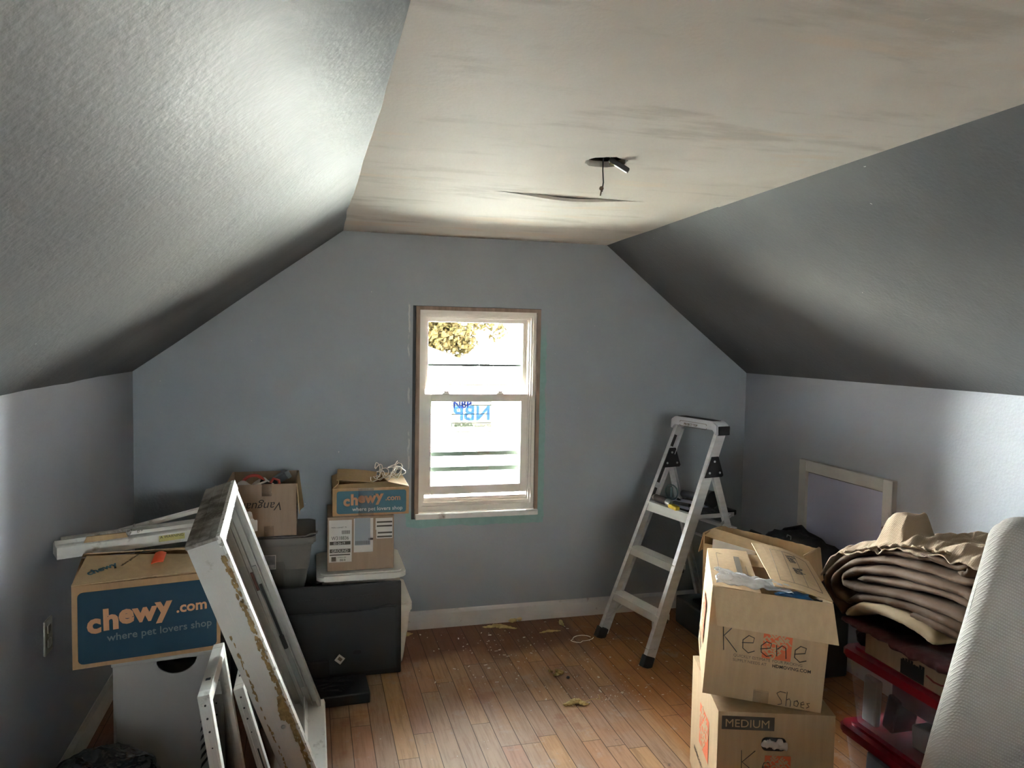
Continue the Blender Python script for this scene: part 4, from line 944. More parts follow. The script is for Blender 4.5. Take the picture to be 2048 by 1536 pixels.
for s in (-1, 1):
    bm = B(); tube(bm, [FP(s, .10, .03)+Vector((-s*.01, 0, 0)), FP(s, LS-.04, .04)+Vector((-s*.09, 0, 0))], .005, 6); obj('step_brace', bm, M_alu, t)
# top cap
bm = B(); yc = LK*LH; w_ = LB_+.014
P = [(-w_, -.018), (-w_+.03, .030), (w_-.03, .030), (w_, -.018), (w_, -.030), (w_-.018, -.034), (-w_+.018, -.034), (-w_, -.030)]
P = [(-w_, -.035), (-w_+.004, .018), (-w_+.038, .036), (w_-.038, .036), (w_-.004, .018), (w_, -.035), (w_-.02, -.035), (w_-.035, -.006), (-w_+.035, -.006), (-w_+.02, -.035)]
prism(bm, P, .085, m=T(0, yc+.068, LH+.028) @ Rx(PI/2))
bmesh.ops.bevel(bm, geom=bm.edges[:], offset=.004, segments=2, affect='EDGES')
cap = obj('top_cap', bm, M_capg, t, smooth=30)
bm = B(); box(bm, -w_+.05, w_-.05, yc-.006, yc+.055, LH+.0635, LH+.066, .002); box(bm, w_-.030, w_+.003, yc-.008, yc+.070, LH-.008, LH+.040, .004); obj('cap_tray', bm, M_rubber, cap)
text('cap_lettering', 'PROJECT TOP', .018, M_inkf, cap, T(-.075, yc-.0178, LH+.022) @ FRONT, bold=.0003)
bm = B()
P = roundrect(-.11, .11, .0, .03, .008, 3)
for a, b in zip(P, P[1:]+P[:1]): beam(bm, (a[0], yc-.0175, LH+.014+a[1]), (b[0], yc-.0175, LH+.014+b[1]), .002, .002)
obj('cap_outline', bm, M_inkf, cap)

ML = T(LX, LY, 0) @ Rz(LYAW)
pz = 3*LS
bm = B(); sheet(bm, lambda u, v: (-.16+.26*u, .325+.15*v+.03*u, pz+.008+.012*math.sin(u*3)*v), 12, 8, .0012); o = obj('paper_sheet', bm, mat('blue_white_paper', rgb(208, 212, 232), .7)); o.matrix_world = ML; tag(o, 'loose white paper sheet on the ladder platform', 'paper')
t = thing('utility_scraper', 'scraper with brown wrapped handle and yellow and steel end on the platform front edge', 'scraper', mw=ML @ T(-.075, .318, pz+.034) @ Rz(-.05) @ Ry(.0))
bm = B(); tube(bm, [(-.05, 0, 0), (.03, 0, 0), (.06, 0, -.002)], .018, 14); obj('handle', bm, mat('dark_brown_grip', rgb(62, 50, 46), .5, var=.3, vscale=30), t, smooth=40)
bm = B(); tube(bm, [(-.068, 0, 0), (-.05, 0, 0)], .019, 14, radii=[.014, .0185]); obj('end_cap', bm, M_label, t, smooth=40)
bm = B(); tube(bm, [(.06, 0, -.004), (.10, 0, -.008)], .021, 14); obj('steel_collar', bm, M_steel, t, smooth=40)
bm = B(); beam(bm, (.09, -.006, -.016), (.16, -.006, -.020), .03, .022, bev=.005); obj('yellow_grip', bm, M_yel, t)
bm = B(); beam(bm, (.10, .01, .002), (.21, .035, .006), .024, .016, bev=.004); obj('black_handle', bm, M_black, t)
t = thing('caulking_gun', 'dark grey caulking gun lying at the back of the ladder platform', 'caulking gun', mw=ML @ T(-.06, .50, pz+.045))
bm = B(); tube(bm, [(-.05, 0, 0), (.13, 0, .01)], .020, 14); obj('barrel', bm, M_dkgrey, t, smooth=40)
bm = B(); tube(bm, [(.13, 0, .01), (.16, 0, .014)], .04, 16, radii=[.022, .045]); tube(bm, [(.16, 0, .014), (.20, 0, .016)], .044, 16); obj('gun_head', bm, M_black, t, smooth=40)
bm = B(); beam(bm, (.15, -.02, -.02), (.16, -.05, -.035), .014, .012); obj('trigger', bm, M_steel, t)
t = thing('magnifier_disc', 'round clear disc with a teal strip standing on the left of the ladder platform', 'disc', mw=ML @ T(-.125, .43, pz+.055) @ Rz(.25))
bm = B(); tube(bm, [(.042*math.cos(2*PI*k/24), 0, .042*math.sin(2*PI*k/24)) for k in range(25)], .004, 6, cap=False); obj('ring', bm, M_teal, t, smooth=True)
bm = B(); box(bm, -.008, .008, -.003, .003, -.03, .03, .003); obj('teal_strip', bm, M_teal, t)
bm = B(); lathe(bm, [(.040, -.001), (.040, .001)], 24, m=Rx(PI/2)); obj('lens', bm, M_glass, t)
bm = B(); tube(bm, [(.04, .0, -.03), (.06, .01, -.045), (.09, .01, -.048)], .007, 8); obj('handle', bm, M_dkgrey, t, smooth=True)
bm = B(); tube(bm, [ML @ Vector(p) for p in ((.0, .60, pz+.012), (.06, .56, pz+.02), (.11, .55, pz+.012), (.145, .50, pz+.01), (.10, .44, pz+.012), (.06, .40, pz+.012), (.12, .36, pz+.012))], .0035, 6); tag(obj('black_cable', bm, M_black, smooth=True), 'black cable looped on the ladder platform', 'cable')

# ================================================================== RIGHT GROUP: moving boxes
def home_logo(parent, mw, s):
    """square stencil logo: orange block with three slanted words"""
    bm = B(); rect(bm, mw, -s/2, s/2, -s/2, s/2); obj('printed_logo', bm, M_orange, parent)
    L = []
    for k, (w, z) in enumerate((('THE', .27), ('HOME', -.02), ('DEPOT', -.27))):
        L.append(text('l', w, s*.33, M_cardk, parent, mw @ T(0, 0, .0006) @ Rz(PI/4) @ T(0 if k else -s*.0, z*s, 0), bold=s*.012, align='CENTER', sx=.92 if k == 2 else 1, shear=.0))
    join(L, 'logo_lettering')
# medium box
mya = math.atan2(2.022-2.141, 1.679-1.315)
t = thing('moving_box', 'closed tan moving box marked MEDIUM, under the bulging box marked Keene', 'cardboard box', (1.315, 2.141, 0), mya)
bw, bd, bh = .383, .44, .43
bm = B(); 
def bulge(v, w, d, h, k=.012):
    x, y, z = v
    fx, fy, fz = x/w, y/d, z/h
    return Vector((x+(-k if x < w/2 else k)*math.sin(PI*fy)*math.sin(PI*fz)*(1 if (x < .001 or x > w-.001) else 0), y+(-k if y < d/2 else k)*math.sin(PI*fx)*math.sin(PI*fz)*(1 if (y < .001 or y > d-.001) else 0), z))
def cardbox(w, d, h, k=.01, top=True):
    bm = B(); r = bmesh.ops.create_grid(bm, x_segments=1, y_segments=1, size=.5); bmesh.ops.delete(bm, geom=bm.verts[:], context='VERTS')
    box(bm, 0, w, 0, d, 0, h); bmesh.ops.subdivide_edges(bm, edges=bm.edges[:], cuts=7, use_grid_fill=True)
    for v in bm.verts: v.co = bulge(v.co.copy(), w, d, h, k)
    if not top: bmesh.ops.delete(bm, geom=[f for f in bm.faces if all(v.co.z > h-.0005 for v in f.verts)], context='FACES')
    return bm
obj('box_body', cardbox(bw, bd, bh, 0), M_cardk, t)
bm = B(); rect(bm, F_(0, 0, -.0012), .012, .185, bh-.060, bh-.014); obj('size_bar', bm, M_dkbar, t)
text('size_lettering', 'MEDIUM', .038, M_cardk, t, F_(.022, bh-.051, -.0018), bold=0, sx=1.04)
bm = B(); prism(bm, roundrect(.145, .225, bh-.128, bh-.082, .016), .001, m=T(0, -.0008, 0) @ FRONT); hh = obj('hand_hole', bm, M_black, t)
bm = B()
for k in range(9): blob(bm, (.156+.008*k, -.002, bh-.102+random.uniform(-.010, .006)), .013, 2, .5, 4, seed=k, sq=(1, .45, 1.0))
tag(obj('white_cloth', bm, M_wcloth, smooth=True, mw=T(1.315, 2.141, 0) @ Rz(mya)), 'white cloth poking through the hand hole of the box marked MEDIUM', 'cloth')
home_logo(t, F_(.20, .243, -.0016), .085)
stroke('marker_writing', [[(.08, .30), (.082, .22)], [(.125, .30), (.083, .26), (.13, .222)], [(.15, .245), (.175, .248), (.172, .262), (.155, .26), (.15, .245), (.16, .23), (.178, .232)]], M_ink, t, F_(0, 0, -.002), .0013)
home_logo(t, Lf(.20, .25, -.0016), .15)
text('side_print', 'MOVING & STORAGE', .022, M_inkf, t, Lf(.36, .10, -.0016))

# Keene box
kya = math.atan2(2.046-2.224, 1.637-1.297)
KW, KD, KH = .384, .47, .375
kmw = T(1.640, 2.046, .432) @ Rz(kya) @ Ry(math.radians(3.5)) @ T(-KW, 0, 0)
t = thing('moving_box', 'tan moving box marked Keene in black marker with its front flap folded out', 'cardboard box', mw=kmw)
bm = cardbox(KW, KD, KH, .006, top=False); obj('box_body', bm, M_cardk, t)
# open flap hanging over the front, closed flap, raised flap
bm = B(); quadpanel(bm, (.004, -.004, KH), (KW+.0, -.004, KH), (KW+.018, -.062, KH-.115), (.022, -.050, KH-.115), .004, sag=-.004); obj('flap', bm, M_cardk, t)
bm = B(); quadpanel(bm, (0, 0, KH+.002), (.16, .01, KH-.006), (.15, KD, KH+.010), (0, KD, KH+.002), .004, sag=.003); fl = obj('flap', bm, M_cardk, t)
bm = B(); quadpanel(bm, (.20, .015, KH+.026), (KW, .0, KH+.004), (KW, KD, KH+.004), (.165, KD-.01, KH+.050), .004, sag=.018); fr_ = obj('flap', bm, M_cardk, t)
bm = B(); quadpanel(bm, (0, KD-.002, KH), (KW, KD-.002, KH), (KW-.01, KD-.12, KH-.006), (.01, KD-.12, KH-.02), .004); obj('flap', bm, M_cardk, t)
home_logo(t, F_(.225, .205, -.0070), .092)
stroke('marker_writing', [[(.045, .262), (.055, .165)], [(.088, .262), (.052, .215), (.062, .205), (.098, .165)],
    [(.112, .200), (.148, .205), (.150, .222), (.132, .228), (.114, .210), (.116, .182), (.135, .168), (.155, .178)],
    [(.172, .188), (.204, .196), (.206, .212), (.190, .216), (.174, .200), (.176, .178), (.194, .166), (.210, .172)],
    [(.222, .210), (.226, .172)], [(.226, .196), (.240, .210), (.252, .204), (.256, .168)],
    [(.280, .188), (.314, .196), (.316, .214), (.298, .218), (.282, .202), (.282, .178), (.300, .164), (.320, .172)]], M_ink, t, F_(0, 0, -.0085), .0016)
stroke('marker_writing', [[(.268, .050), (.250, .052), (.240, .044), (.246, .034), (.256, .022), (.258, .010), (.246, .006)], [(.272, .054), (.272, .006)], [(.272, .026), (.281, .032), (.286, .024), (.286, .006)],
    [(.306, .030), (.297, .026), (.297, .012), (.308, .010), (.311, .022), (.306, .030)], [(.318, .018), (.329, .021), (.326, .030), (.318, .024), (.320, .010), (.330, .009)], [(.346, .028), (.337, .026), (.345, .016), (.337, .010)]], M_ink, t, F_(0, 0, -.0032), .0011)
text('box_print', 'QUICKLY ESTIMATE YOUR PACKING', .0135, M_inkf, t, F_(.088, .148, -.0065))
text('box_print', 'SUPPLY NEEDS AT', .0135, M_inkf, t, F_(.088, .132, -.0065))
text('box_print', 'HDMOVING.COM', .0155, M_ink, t, F_(.215, .131, -.0065), bold=.0001)
bm = B(); rect(bm, F_(0, 0, -.0022), .165, .215, .0, .045); obj('packing_tape', bm, mat('shiny_tape', rgb(190, 162, 130), .25, alpha=.15), t)
home_logo(t, Lf(.19, .20, -.0085), .15)
text('side_print', 'QUICKLY ESTIMATE YOUR PACKING', .014, M_inkf, t, Lf(.40, .09, -.007)); text('side_print', 'HDMOVING.COM', .014, M_inkf, t, Lf(.30, .07, -.007))
bm = B(); P = [(.40, .30), (.46, .30), (.46, .34), (.40, .34)]
for a, b in zip(P, P[1:]+P[:1]): beam(bm, (-.002, a[0], a[1]), (-.002, b[0], b[1]), .0012, .0012)
obj('side_print_frame', bm, M_inkf, t)
# printing on the two top flaps
def K3(x, y, z=KH+.012, r=0): return T(x, y, z) @ Rz(r)
bm = B()
def outl(x0, x1, y0, y1, zf):
    P = [(x0, y0), (x1, y0), (x1, y1), (x0, y1)]
    for a, b in zip(P, P[1:]+P[:1]): beam(bm, (a[0], a[1], zf(*a)), (b[0], b[1], zf(*b)), .0014, .001)
zl_ = lambda x, y: KH+.0075+.006*math.sin(PI*min(1, max(0, y/KD)))-.006*x/.16
outl(.03, .13, .12, .40, zl_); obj('flap_print_frame', bm, M_inkf, fl)
bm = B(); hexa(bm, [(.092, .14, KH+.010), (.112, .14, KH+.010), (.112, .36, KH+.012), (.092, .36, KH+.012), (.092, .14, KH+.0112), (.112, .14, KH+.0112), (.112, .36, KH+.0145), (.092, .36, KH+.0145)]); obj('flap_print_bar', bm, M_inkf, fl)
def zr_(x, y):
    u = (x-.18)/(KW-.18); v = y/KD; return KH+.026*(1-u)*(1-v)+.004*u+.050*(1-u)*v+.018*math.sin(PI*min(1, max(0, u)))*math.sin(PI*v*.5+.4)+.0035
bm = B()
def poly3(pts):
    for a, b in zip(pts, pts[1:]):
        n_ = 6
        for q in range(n_):
            p0 = (a[0]+(b[0]-a[0])*q/n_, a[1]+(b[1]-a[1])*q/n_); p1 = (a[0]+(b[0]-a[0])*(q+1)/n_, a[1]+(b[1]-a[1])*(q+1)/n_)
            beam(bm, (p0[0], p0[1], zr_(*p0)), (p1[0], p1[1], zr_(*p1)), .0014, .0010)
poly3([(.225, .07), (.36, .05), (.36, .40), (.225, .40), (.225, .07)]); poly3([(.27, .065), (.27, .40)]); poly3([(.315, .06), (.315, .40)])
obj('flap_print_frame', bm, M_inkf, fr_)
text('marker_writing', 'Kleen', .046, M_ink, t, T(.278, .365, zr_(.29, .30)+.003) @ Ry(.02) @ Rz(-PI/2+.06), shear=.3, ext=.0004, sx=.9); text('marker_writing', 'Bath', .046, M_ink, t, T(.285, .225, zr_(.29, .17)+.003) @ Rz(-PI/2+.06), shear=.3, ext=.0004, sx=.9)
# plastic wrapped packet and blue thing between the flaps
bm = B(); sheet(bm, lambda u, v: (.01+.25*u+.02*noise.noise(Vector((u*4, v*4, 0))), .0+.16*v*(1-.55*u), KH+.014+.022*math.sin(PI*v)*(1-u*.5)+.012*noise.noise(Vector((u*9, v*9, 3)))), 36, 24, .0015)
o = obj('plastic_bag', bm, M_clearbag, smooth=180); o.matrix_world = kmw; tag(o, 'crinkled clear plastic bag on top of the box marked Keene', 'plastic bag')
bm = B(); blob(bm, (.27, .03, KH-.012), .045, 3, .3, 3, sq=(1.3, .6, .5)); o = obj('blue_pouch', bm, M_blueob, smooth=True); o.matrix_world = kmw; tag(o, 'deep blue pouch showing under the raised flap of the box marked Keene', 'pouch')
bm = B(); blob(bm, (.335, .03, KH-.016), .024, 3, .3, 3, sq=(1.3, .6, .5)); o = obj('dark_pouch', bm, M_bagb, smooth=True); o.matrix_world = kmw; tag(o, 'small dark pouch right of the blue pouch under the raised flap', 'pouch')

# open torn box behind
t = thing('open_cardboard_box', 'open torn tan cardboard box behind the box marked Keene', 'cardboard box', (1.817, 3.141, .30), math.atan2(-.403, .256))
bw, bd, bh = .477, .19, .45
bm = B(); box(bm, 0, .005, 0, bd, 0, bh); box(bm, bw-.005, bw, 0, bd, 0, bh-.01); box(bm, .005, bw-.005, 0, .005, 0, bh-.05); box(bm, .005, bw-.005, .005, bd-.005, 0, .005)
obj('box_body', bm, M_card2, t)
bm = B(); sheet(bm, lambda u, v: (.0+bw*u, bd-.002+.012*math.sin(PI*u), bh*v-(.018*u if v > .9 else 0)+(.004*noise.noise(Vector((u*20, 0, 0))) if v > .95 else 0)), 30, 8, .005); obj('back_wall_panel', bm, M_card2, t)
bm = B(); quadpanel(bm, (-.002, .0, bh), (-.002, bd, bh), (-.022, bd-.01, bh-.10), (-.03, .01, bh-.10), .004, sag=.010); obj('flap', bm, M_card2, t)
bm = B(); quadpanel(bm, (bw+.002, bd, bh-.012), (bw+.002, .0, bh-.012), (bw+.03, .02, bh-.16), (bw+.028, bd-.02, bh-.15), .004); obj('flap', bm, M_card2, t)
bm = B(); quadpanel(bm, (.0, .0, bh-.01), (bw*.6, .01, bh-.05), (bw*.58, .09, bh-.02), (.0, .10, bh+.004), .004); obj('flap', bm, M_card2, t)
o = obj('cardboard_box', cardbox(.46, .19, .295, 0), M_cardd); o.matrix_world = T(1.822, 3.134, 0) @ Rz(math.atan2(-.403, .256)); tag(o, 'plain brown box underneath the open torn box behind the box marked Keene', 'cardboard box')
bm = B(); quadpanel(bm, (0, 0, 0), (.20, 0, -.02), (.2, .004, .03), (0, .004, .05), .006); o = obj('white_board', bm, M_label); o.matrix_world = T(1.80, 3.03, .70) @ Rz(-.95); tag(o, 'thin white board sticking up in the open torn box', 'board')

# dark luggage by the right wall
t = thing('dark_suitcase', 'upright black suitcase in the corner behind the ladder legs', 'suitcase', (2.44, 3.60, 0))
bm = B(); box(bm, 0, .18, -.02, .36, .02, .52, .02); obj('shell', bm, M_bagb, t)
bm = B(); box(bm, .05, .13, .05, .25, .52, .525, .001); tube(bm, [(.09, .06, .52), (.09, .07, .55), (.09, .23, .55), (.09, .24, .52)], .009, 8); obj('handle', bm, M_black, t, smooth=True)
bm = B()
for y in (.02, .32): tube(bm, [(.02, y, .02), (.16, y, .02)], .02, 10)
obj('wheel', bm, M_rubber, t)
o = obj('storage_crate', B(), M_bagb) if False else None
t = thing('black_crate', 'black storage crate by the right wall under the black shoulder bag', 'crate', (2.30, 3.06, 0))
bm = B(); box(bm, 0, .30, 0, .38, 0, .46, .012); obj('crate_body', bm, M_black, t)
bm = B(); box(bm, -.008, .308, -.008, .388, .42, .465, .006); obj('crate_rim', bm, M_rubber, t)
t = thing('shoulder_bag', 'black nylon shoulder bag with metal buckle on the crate by the access hatch', 'bag', (2.46, 3.28, .467))
bm = B(); blob(bm, (0, 0, .095), .2, 4, .22, 2.6, seed=8, sq=(.68, 1.35, .62), flat=.09); obj('bag_body', bm, M_bagb, t, smooth=180)
bm = B(); tube(bm, [(-.02, .19, .12), (-.01, .12, .20), (0, .0, .245), (.0, -.10, .20), (.02, -.18, .12), (.03, -.2, .05)], .012, 8); obj('strap', bm, M_bagb, t, smooth=True)
bm = B(); P = roundrect(-.016, .016, -.014, .014, .004, 3)
tube(bm, [(-.07+.0*a, a, .19+b) for a, b in P]+[(-.07, P[0][0], .19+P[0][1])], .0028, 6, cap=False); obj('buckle', bm, M_steel, t, smooth=True)
bm = B(); P = roundrect(-.012, .012, -.010, .010, .004, 3); tube(bm, [(-.06, .12+a, .17+b) for a, b in P]+[(-.06, .12+P[0][0], .17+P[0][1])], .0025, 6, cap=False); obj('buckle', bm, M_steel, t, smooth=True)
t = thing('floor_case', 'flat dark grey case on the floor between the ladder legs', 'case', (2.10, 3.57, 0), .0)
bm = B(); box(bm, 0, .165, 0, .36, 0, .16, .01); obj('case_body', bm, M_dkgrey, t)
bm = B(); box(bm, .045, .12, .12, .24, .16, .175, .004); obj('case_handle', bm, M_rubber, t)

# ------------------------------------------------------------------ red-lidded totes and bedding
def clear_tote(loc, w, d, h, label, seed):
    t = thing('clear_tote', label, 'storage tote', loc); random.seed(seed)
    bm = B(); i = .025
    for z0, z1, a, b in ((0, h-.045, i, 0),):
        lo = roundrect(i, w-i, i, d-i, .03, 4); hi = roundrect(0, w, 0, d, .03, 4); A = [bm.verts.new((x, y, 0)) for x, y in lo]; E = [bm.verts.new((x, y, z1)) for x, y in hi]; n = len(A)
        for q in range(n): bm.faces.new((A[q], A[(q+1) % n], E[(q+1) % n], E[q]))
        bm.faces.new(A[::-1])
    obj('tote_body', bm, M_frost, t, smooth=35)
    bm = B(); prism(bm, roundrect(-.016, w+.016, -.016, d+.016, .035, 5), .030, m=T(0, 0, h-.045))
    bmesh.ops.bevel(bm, geom=[e_ for e_ in bm.edges if abs(e_.verts[0].co.z-e_.verts[1].co.z) < 1e-5], offset=.006, segments=2, affect='EDGES')
    prism(bm, roundrect(.012, w-.012, .012, d-.012, .03, 5), .012, m=T(0, 0, h-.016)); obj('tote_lid', bm, M_red, t, smooth=35)
    return t
TX, TY = 1.905, 1.735
clear_tote((TX, TY, 0), .42, .52, .282, 'lower clear tote with a dark red lid beside the moving boxes', 1)
clear_tote((TX, TY, .285), .42, .52, .282, 'upper clear tote with a dark red lid carrying the folded bedding', 2)
M_item = mat('white_packaging', rgb(190, 186, 184), .6); M_item2 = mat('mauve_wrap', rgb(110, 84, 104), .5, var=.3, vscale=12)
for (x, y, z, a, b, c, ry, m_, nm, lab, ct) in (
    (.035, .40, .29, .025, .07, .17, .05, M_item, 'white_carton', 'narrow white carton upright at the far end inside the upper clear tote', 'carton'),
    (.05, .10, .315, .12, .15, .08, -.2, M_item, 'white_packet', 'wide white packet slanted inside the upper clear tote', 'packet'),
    (.045, .335, .30, .10, .05, .13, .4, M_item2, 'mauve_bag', 'dark mauve wrapped bundle inside the upper clear tote', 'bundle'),
    (.06, .08, .41, .20, .28, .10, .0, M_item2, 'folded_garment', 'folded mauve garment near the top inside the upper clear tote', 'garment'),
    (.05, .30, .03, .16, .16, .14, .1, M_dkgrey, 'grey_bundle', 'dark grey bundle inside the lower clear tote', 'bundle'),
    (.045, .08, .03, .12, .18, .18, -.1, M_item, 'white_folder', 'white folder stack inside the lower clear tote', 'folder')):
    bm = B(); box(bm, 0, a, 0, b, 0, c, .008); o = obj(nm, bm, m_); o.matrix_world = T(TX+x, TY+y, z+.006) @ Rx(ry*.5); tag(o, lab, ct)

ZT = .285+.282-.003
t = thing('flat_cardboard_box', 'low brown cardboard box with black printing on the upper red lid', 'cardboard box', (TX-.005, TY+.03, ZT), -.02)
bm = B(); box(bm, 0, .36, 0, .40, 0, .085, .003); obj('box_body', bm, M_cardd, t)
bm = B(); box(bm, -.001, 0, .13, .23, .004, .052); [box(bm, -.001, 0, .13+.012*k, .139+.012*k, .052, .052+random.uniform(.002, .012)) for k in range(8)]; obj('black_print', bm, M_black, t)
bm = B(); tube(bm, [(-.001, .04, .045), (-.001, .06, .036), (-.001, .09, .034), (-.001, .12, .042)], .003, 6); obj('printed_arrow', bm, mat('brick_red_ink', rgb(120, 50, 44), .7), t)
bm = B(); blob(bm, (TX+.05, TY+.47, ZT+.03), .04, 3, .3, 3, sq=(.9, 1.0, .8), flat=.029); tag(obj('black_sock', bm, M_bagb, smooth=True), 'small black cloth bundle at the far corner of the upper red lid', 'cloth')
# maroon cloth
bm = B()
def mar(u, v):
    y = 2.25-.50*u; x = 1.875+.40*v; z = ZT+.10+.012*noise.noise(Vector((u*8, v*5, 0)))
    if v < .12: z -= (.12-v)/.12*(.010+.035*max(0, noise.noise(Vector((u*7, 3, 0))))); x = 1.878+.010*noise.noise(Vector((u*22, v*9, 5)))
    return (x, y, z)
sheet(bm, mar, 60, 30, .010); tag(obj('maroon_blanket', bm, M_maroon, smooth=180), 'crumpled maroon cloth squeezed beneath the brown comforter', 'blanket')

# brown comforter: layers traced in the plane of its folded end, then pushed back with depth
CX = 1.88
def tr(zx, zy): p = atX(1600+zx/5.12, 1000+zy/5.12, CX); return Vector((p.y, p.z))
def layer(cpts, rad, name, m, parent, x0=0, x1=.46, wr=.004, taper=1.0):
    """padded quilt layer: centreline in (y,z), elliptical-ish section built as a closed band, extruded along +x with soft ends"""
    c = [tr(*p) for p in cpts]
    # resample smooth (Catmull-Rom)
    Q = []
    for i in range(len(c)-1):
        p0, p1, p2, p3 = c[max(i-1, 0)], c[i], c[i+1], c[min(i+2, len(c)-1)]
        for k in range(8):
            s = k/8; Q.append(.5*((2*p1)+(p2-p0)*s+(2*p0-5*p1+4*p2-p3)*s*s+(3*p1-p0-3*p2+p3)*s**3))
    Q.append(c[-1]); n = len(Q); bm = B()
    def nrm(i):
        d = (Q[min(i+1, n-1)]-Q[max(i-1, 0)]); d = d.normalized() if d.length > 0 else Vector((1, 0)); return Vector((-d.y, d.x))
    NX = 26; rows = []
    for j in range(NX+1):
        v = j/NX; x = x0+(x1-x0)*v; puff = math.sqrt(max(.02, 1-(max(0, 1-v*9))**2)); rr = rad*(.25+.75*puff)
        ring_ = []
        for side in (1, -1):
            idx = range(n) if side > 0 else range(n-1, -1, -1)
            for i in idx:
                w = 1.0; en = min(i, n-1-i)/5.0; w = math.sqrt(min(1, .15+en)) if en < 1 else 1
                wrk = wr*.8*noise.noise(Vector((i*.16, v*5, rad*90)))+wr*.35*noise.noise(Vector((i*.6, v*2.0, rad*50+side)))
                p = Q[i]+nrm(i)*side*(rr*w+wrk); xx = CX+x+.007*noise.noise(Vector((i*.14, 0, rad*70)))*(1-v)+.003*noise.noise(Vector((i*.7, 0, rad*70)))
                ring_.append(bm.verts.new((xx, p.x, p.y)))
        rows.append(ring_)
    k = len(rows[0])
    for A, E in zip(rows, rows[1:]):
        for q in range(k): bm.faces.new((A[q], A[(q+1) % k], E[(q+1) % k], E[q]))
    for R, fl_ in ((rows[0], 1), (rows[-1], 0)):     # end caps as quads across the band
        h = k//2
        for q in range(h-1): bm.faces.new((R[q], R[q+1], R[k-2-q], R[k-1-q]))
    return obj(name, bm, m, parent, smooth=180)
cf = thing('brown_comforter', 'thick brown comforter folded in rolls on top of the red-lidded totes', 'comforter', (1.88, 2.0, ZT+.1))
def Lr(*a, **k):
    o = layer(*a, **k); o.parent = cf; o.matrix_parent_inverse = Matrix.Identity(4); o.location = (-1.88, -2.0, -(ZT+.1)); return o
Lr([(1720, 700), (1500, 660), (1300, 590), (1100, 560), (900, 525), (700, 520), (520, 560), (400, 620), (300, 720), (262, 830), (300, 950), (370, 1060), (440, 1160)], .0165, 'quilt_layer', M_cloth, None)
Lr([(1800, 860), (1550, 810), (1300, 720), (1100, 670), (900, 625), (700, 615), (540, 640), (440, 690), (360, 760), (330, 860), (380, 980), (520, 1060)], .0155, 'quilt_layer', M_cloth, None)
Lr([(1800, 1040), (1600, 940), (1400, 870), (1150, 800), (900, 740), (650, 720), (520, 730), (440, 780), (450, 850), (560, 900), (750, 940), (1000, 985), (1300, 1080), (1600, 1200), (1750, 1300)], .019, 'quilt_layer', M_cloth, None)
Lr([(1780, 1130), (1500, 990), (1200, 905), (950, 860), (700, 815), (560, 810)], .017, 'quilt_layer', M_cloth, None, x0=.01)
Lr([(1740, 1420), (1600, 1330), (1400, 1220), (1200, 1140), (1000, 1070), (800, 1020), (600, 1010), (480, 1030)], .021, 'quilt_layer', M_cloth, None, x0=.005)
Lr([(1700, 1500), (1560, 1400), (1400, 1310), (1250, 1240), (1100, 1180)], .024, 'quilt_layer', M_cloth, None, x0=.01)
cl = Lr([(1400, 1470), (1250, 1350), (1080, 1240), (900, 1160), (720, 1110), (580, 1110), (500, 1170)], .020, 'cream_lining', M_cream, None, x0=-.012)
cl['label'] = 'cream underside turned outwards'
Lr([(1250, 545), (1450, 620), (1600, 690), (1740, 690), (1700, 760), (1620, 740)], .012, 'tucked_hem', M_cloth, None, x0=-.006)
# beige linen sheet heaped on top
top = [(420, 520), (560, 440), (760, 400), (900, 380), (1100, 390), (1230, 350), (1400, 400), (1600, 430), (1843, 480)]
TP = [atX(1600+a/5.12, 1000+b/5.12, 1.95) for a, b in top]
def topz(y):
    for a, b in zip(TP, TP[1:]):
        if a.y >= y >= b.y: return a.z+(b.z-a.z)*(a.y-y)/(a.y-b.y)
    return TP[0].z if y > TP[0].y else TP[-1].z
yA, yB_ = TP[0].y+.01, TP[-1].y-.12
hp = atX(1812, 1068, 2.0)
def shf(u, v):
    y = yA+(yB_-yA)*u; x = 1.872+.50*v; z = topz(y)-.012
    z -= .030*max(0, 1-v*6)**1.5 + .05*max(0, 1-u*10)**2
    q = Vector((x*1.0, y*1.6, 0)); z += .016*(abs(noise.noise(q*9))*1.4-.3)+.010*noise.noise(q*22)+.012*math.sin((y*40+x*25)+4*noise.noise(q*5))*.5
    dx, dy = abs(x-2.0), abs(y-hp.y+.25*max(0, 0)); sm = lambda d, a, b_: 1-max(0, min(1, (d-a)/(b_-a)))**1.3
    z += .088*sm(dx, .035, .075)*sm(dy, .040, .066)*(1+.06*math.sin(y*60))
    return (x, y, z)
bm = B(); sheet(bm, shf, 150, 110, .004)
tag(obj('linen_sheet', bm, M_linen, smooth=180), 'beige woven linen sheet with a raised hump heaped on the brown comforter', 'sheet')
bm = B()
sheet(bm, lambda u, v: (lambda p: (1.868+.02*v+.006*math.sin(u*60), p.x, p.y+.0))(tr(430+1100*u, 545-75*math.sin(PI*min(1, u*1.1)*.75)+ (110*max(0, u-.55)) + 30*v-15+8*math.sin(u*70))), 90, 4, .006)
tag(obj('pleated_edging', bm, M_linen, smooth=180), 'gathered beige pillow edging along the top fold of the brown comforter', 'pillow edging')

# mattress leaning in the right foreground
Bl = Vector((1.383, 1.5, 0)); Tl = Vector((1.742, 1.5, 1.215)); e1 = Vector((math.cos(-.42), math.sin(-.42), 0)); up = (Tl-Bl); Ln = up.length; up = up.normalized()
nrm_ = e1.cross(up).normalized(); e1p = up.cross(nrm_).normalized()
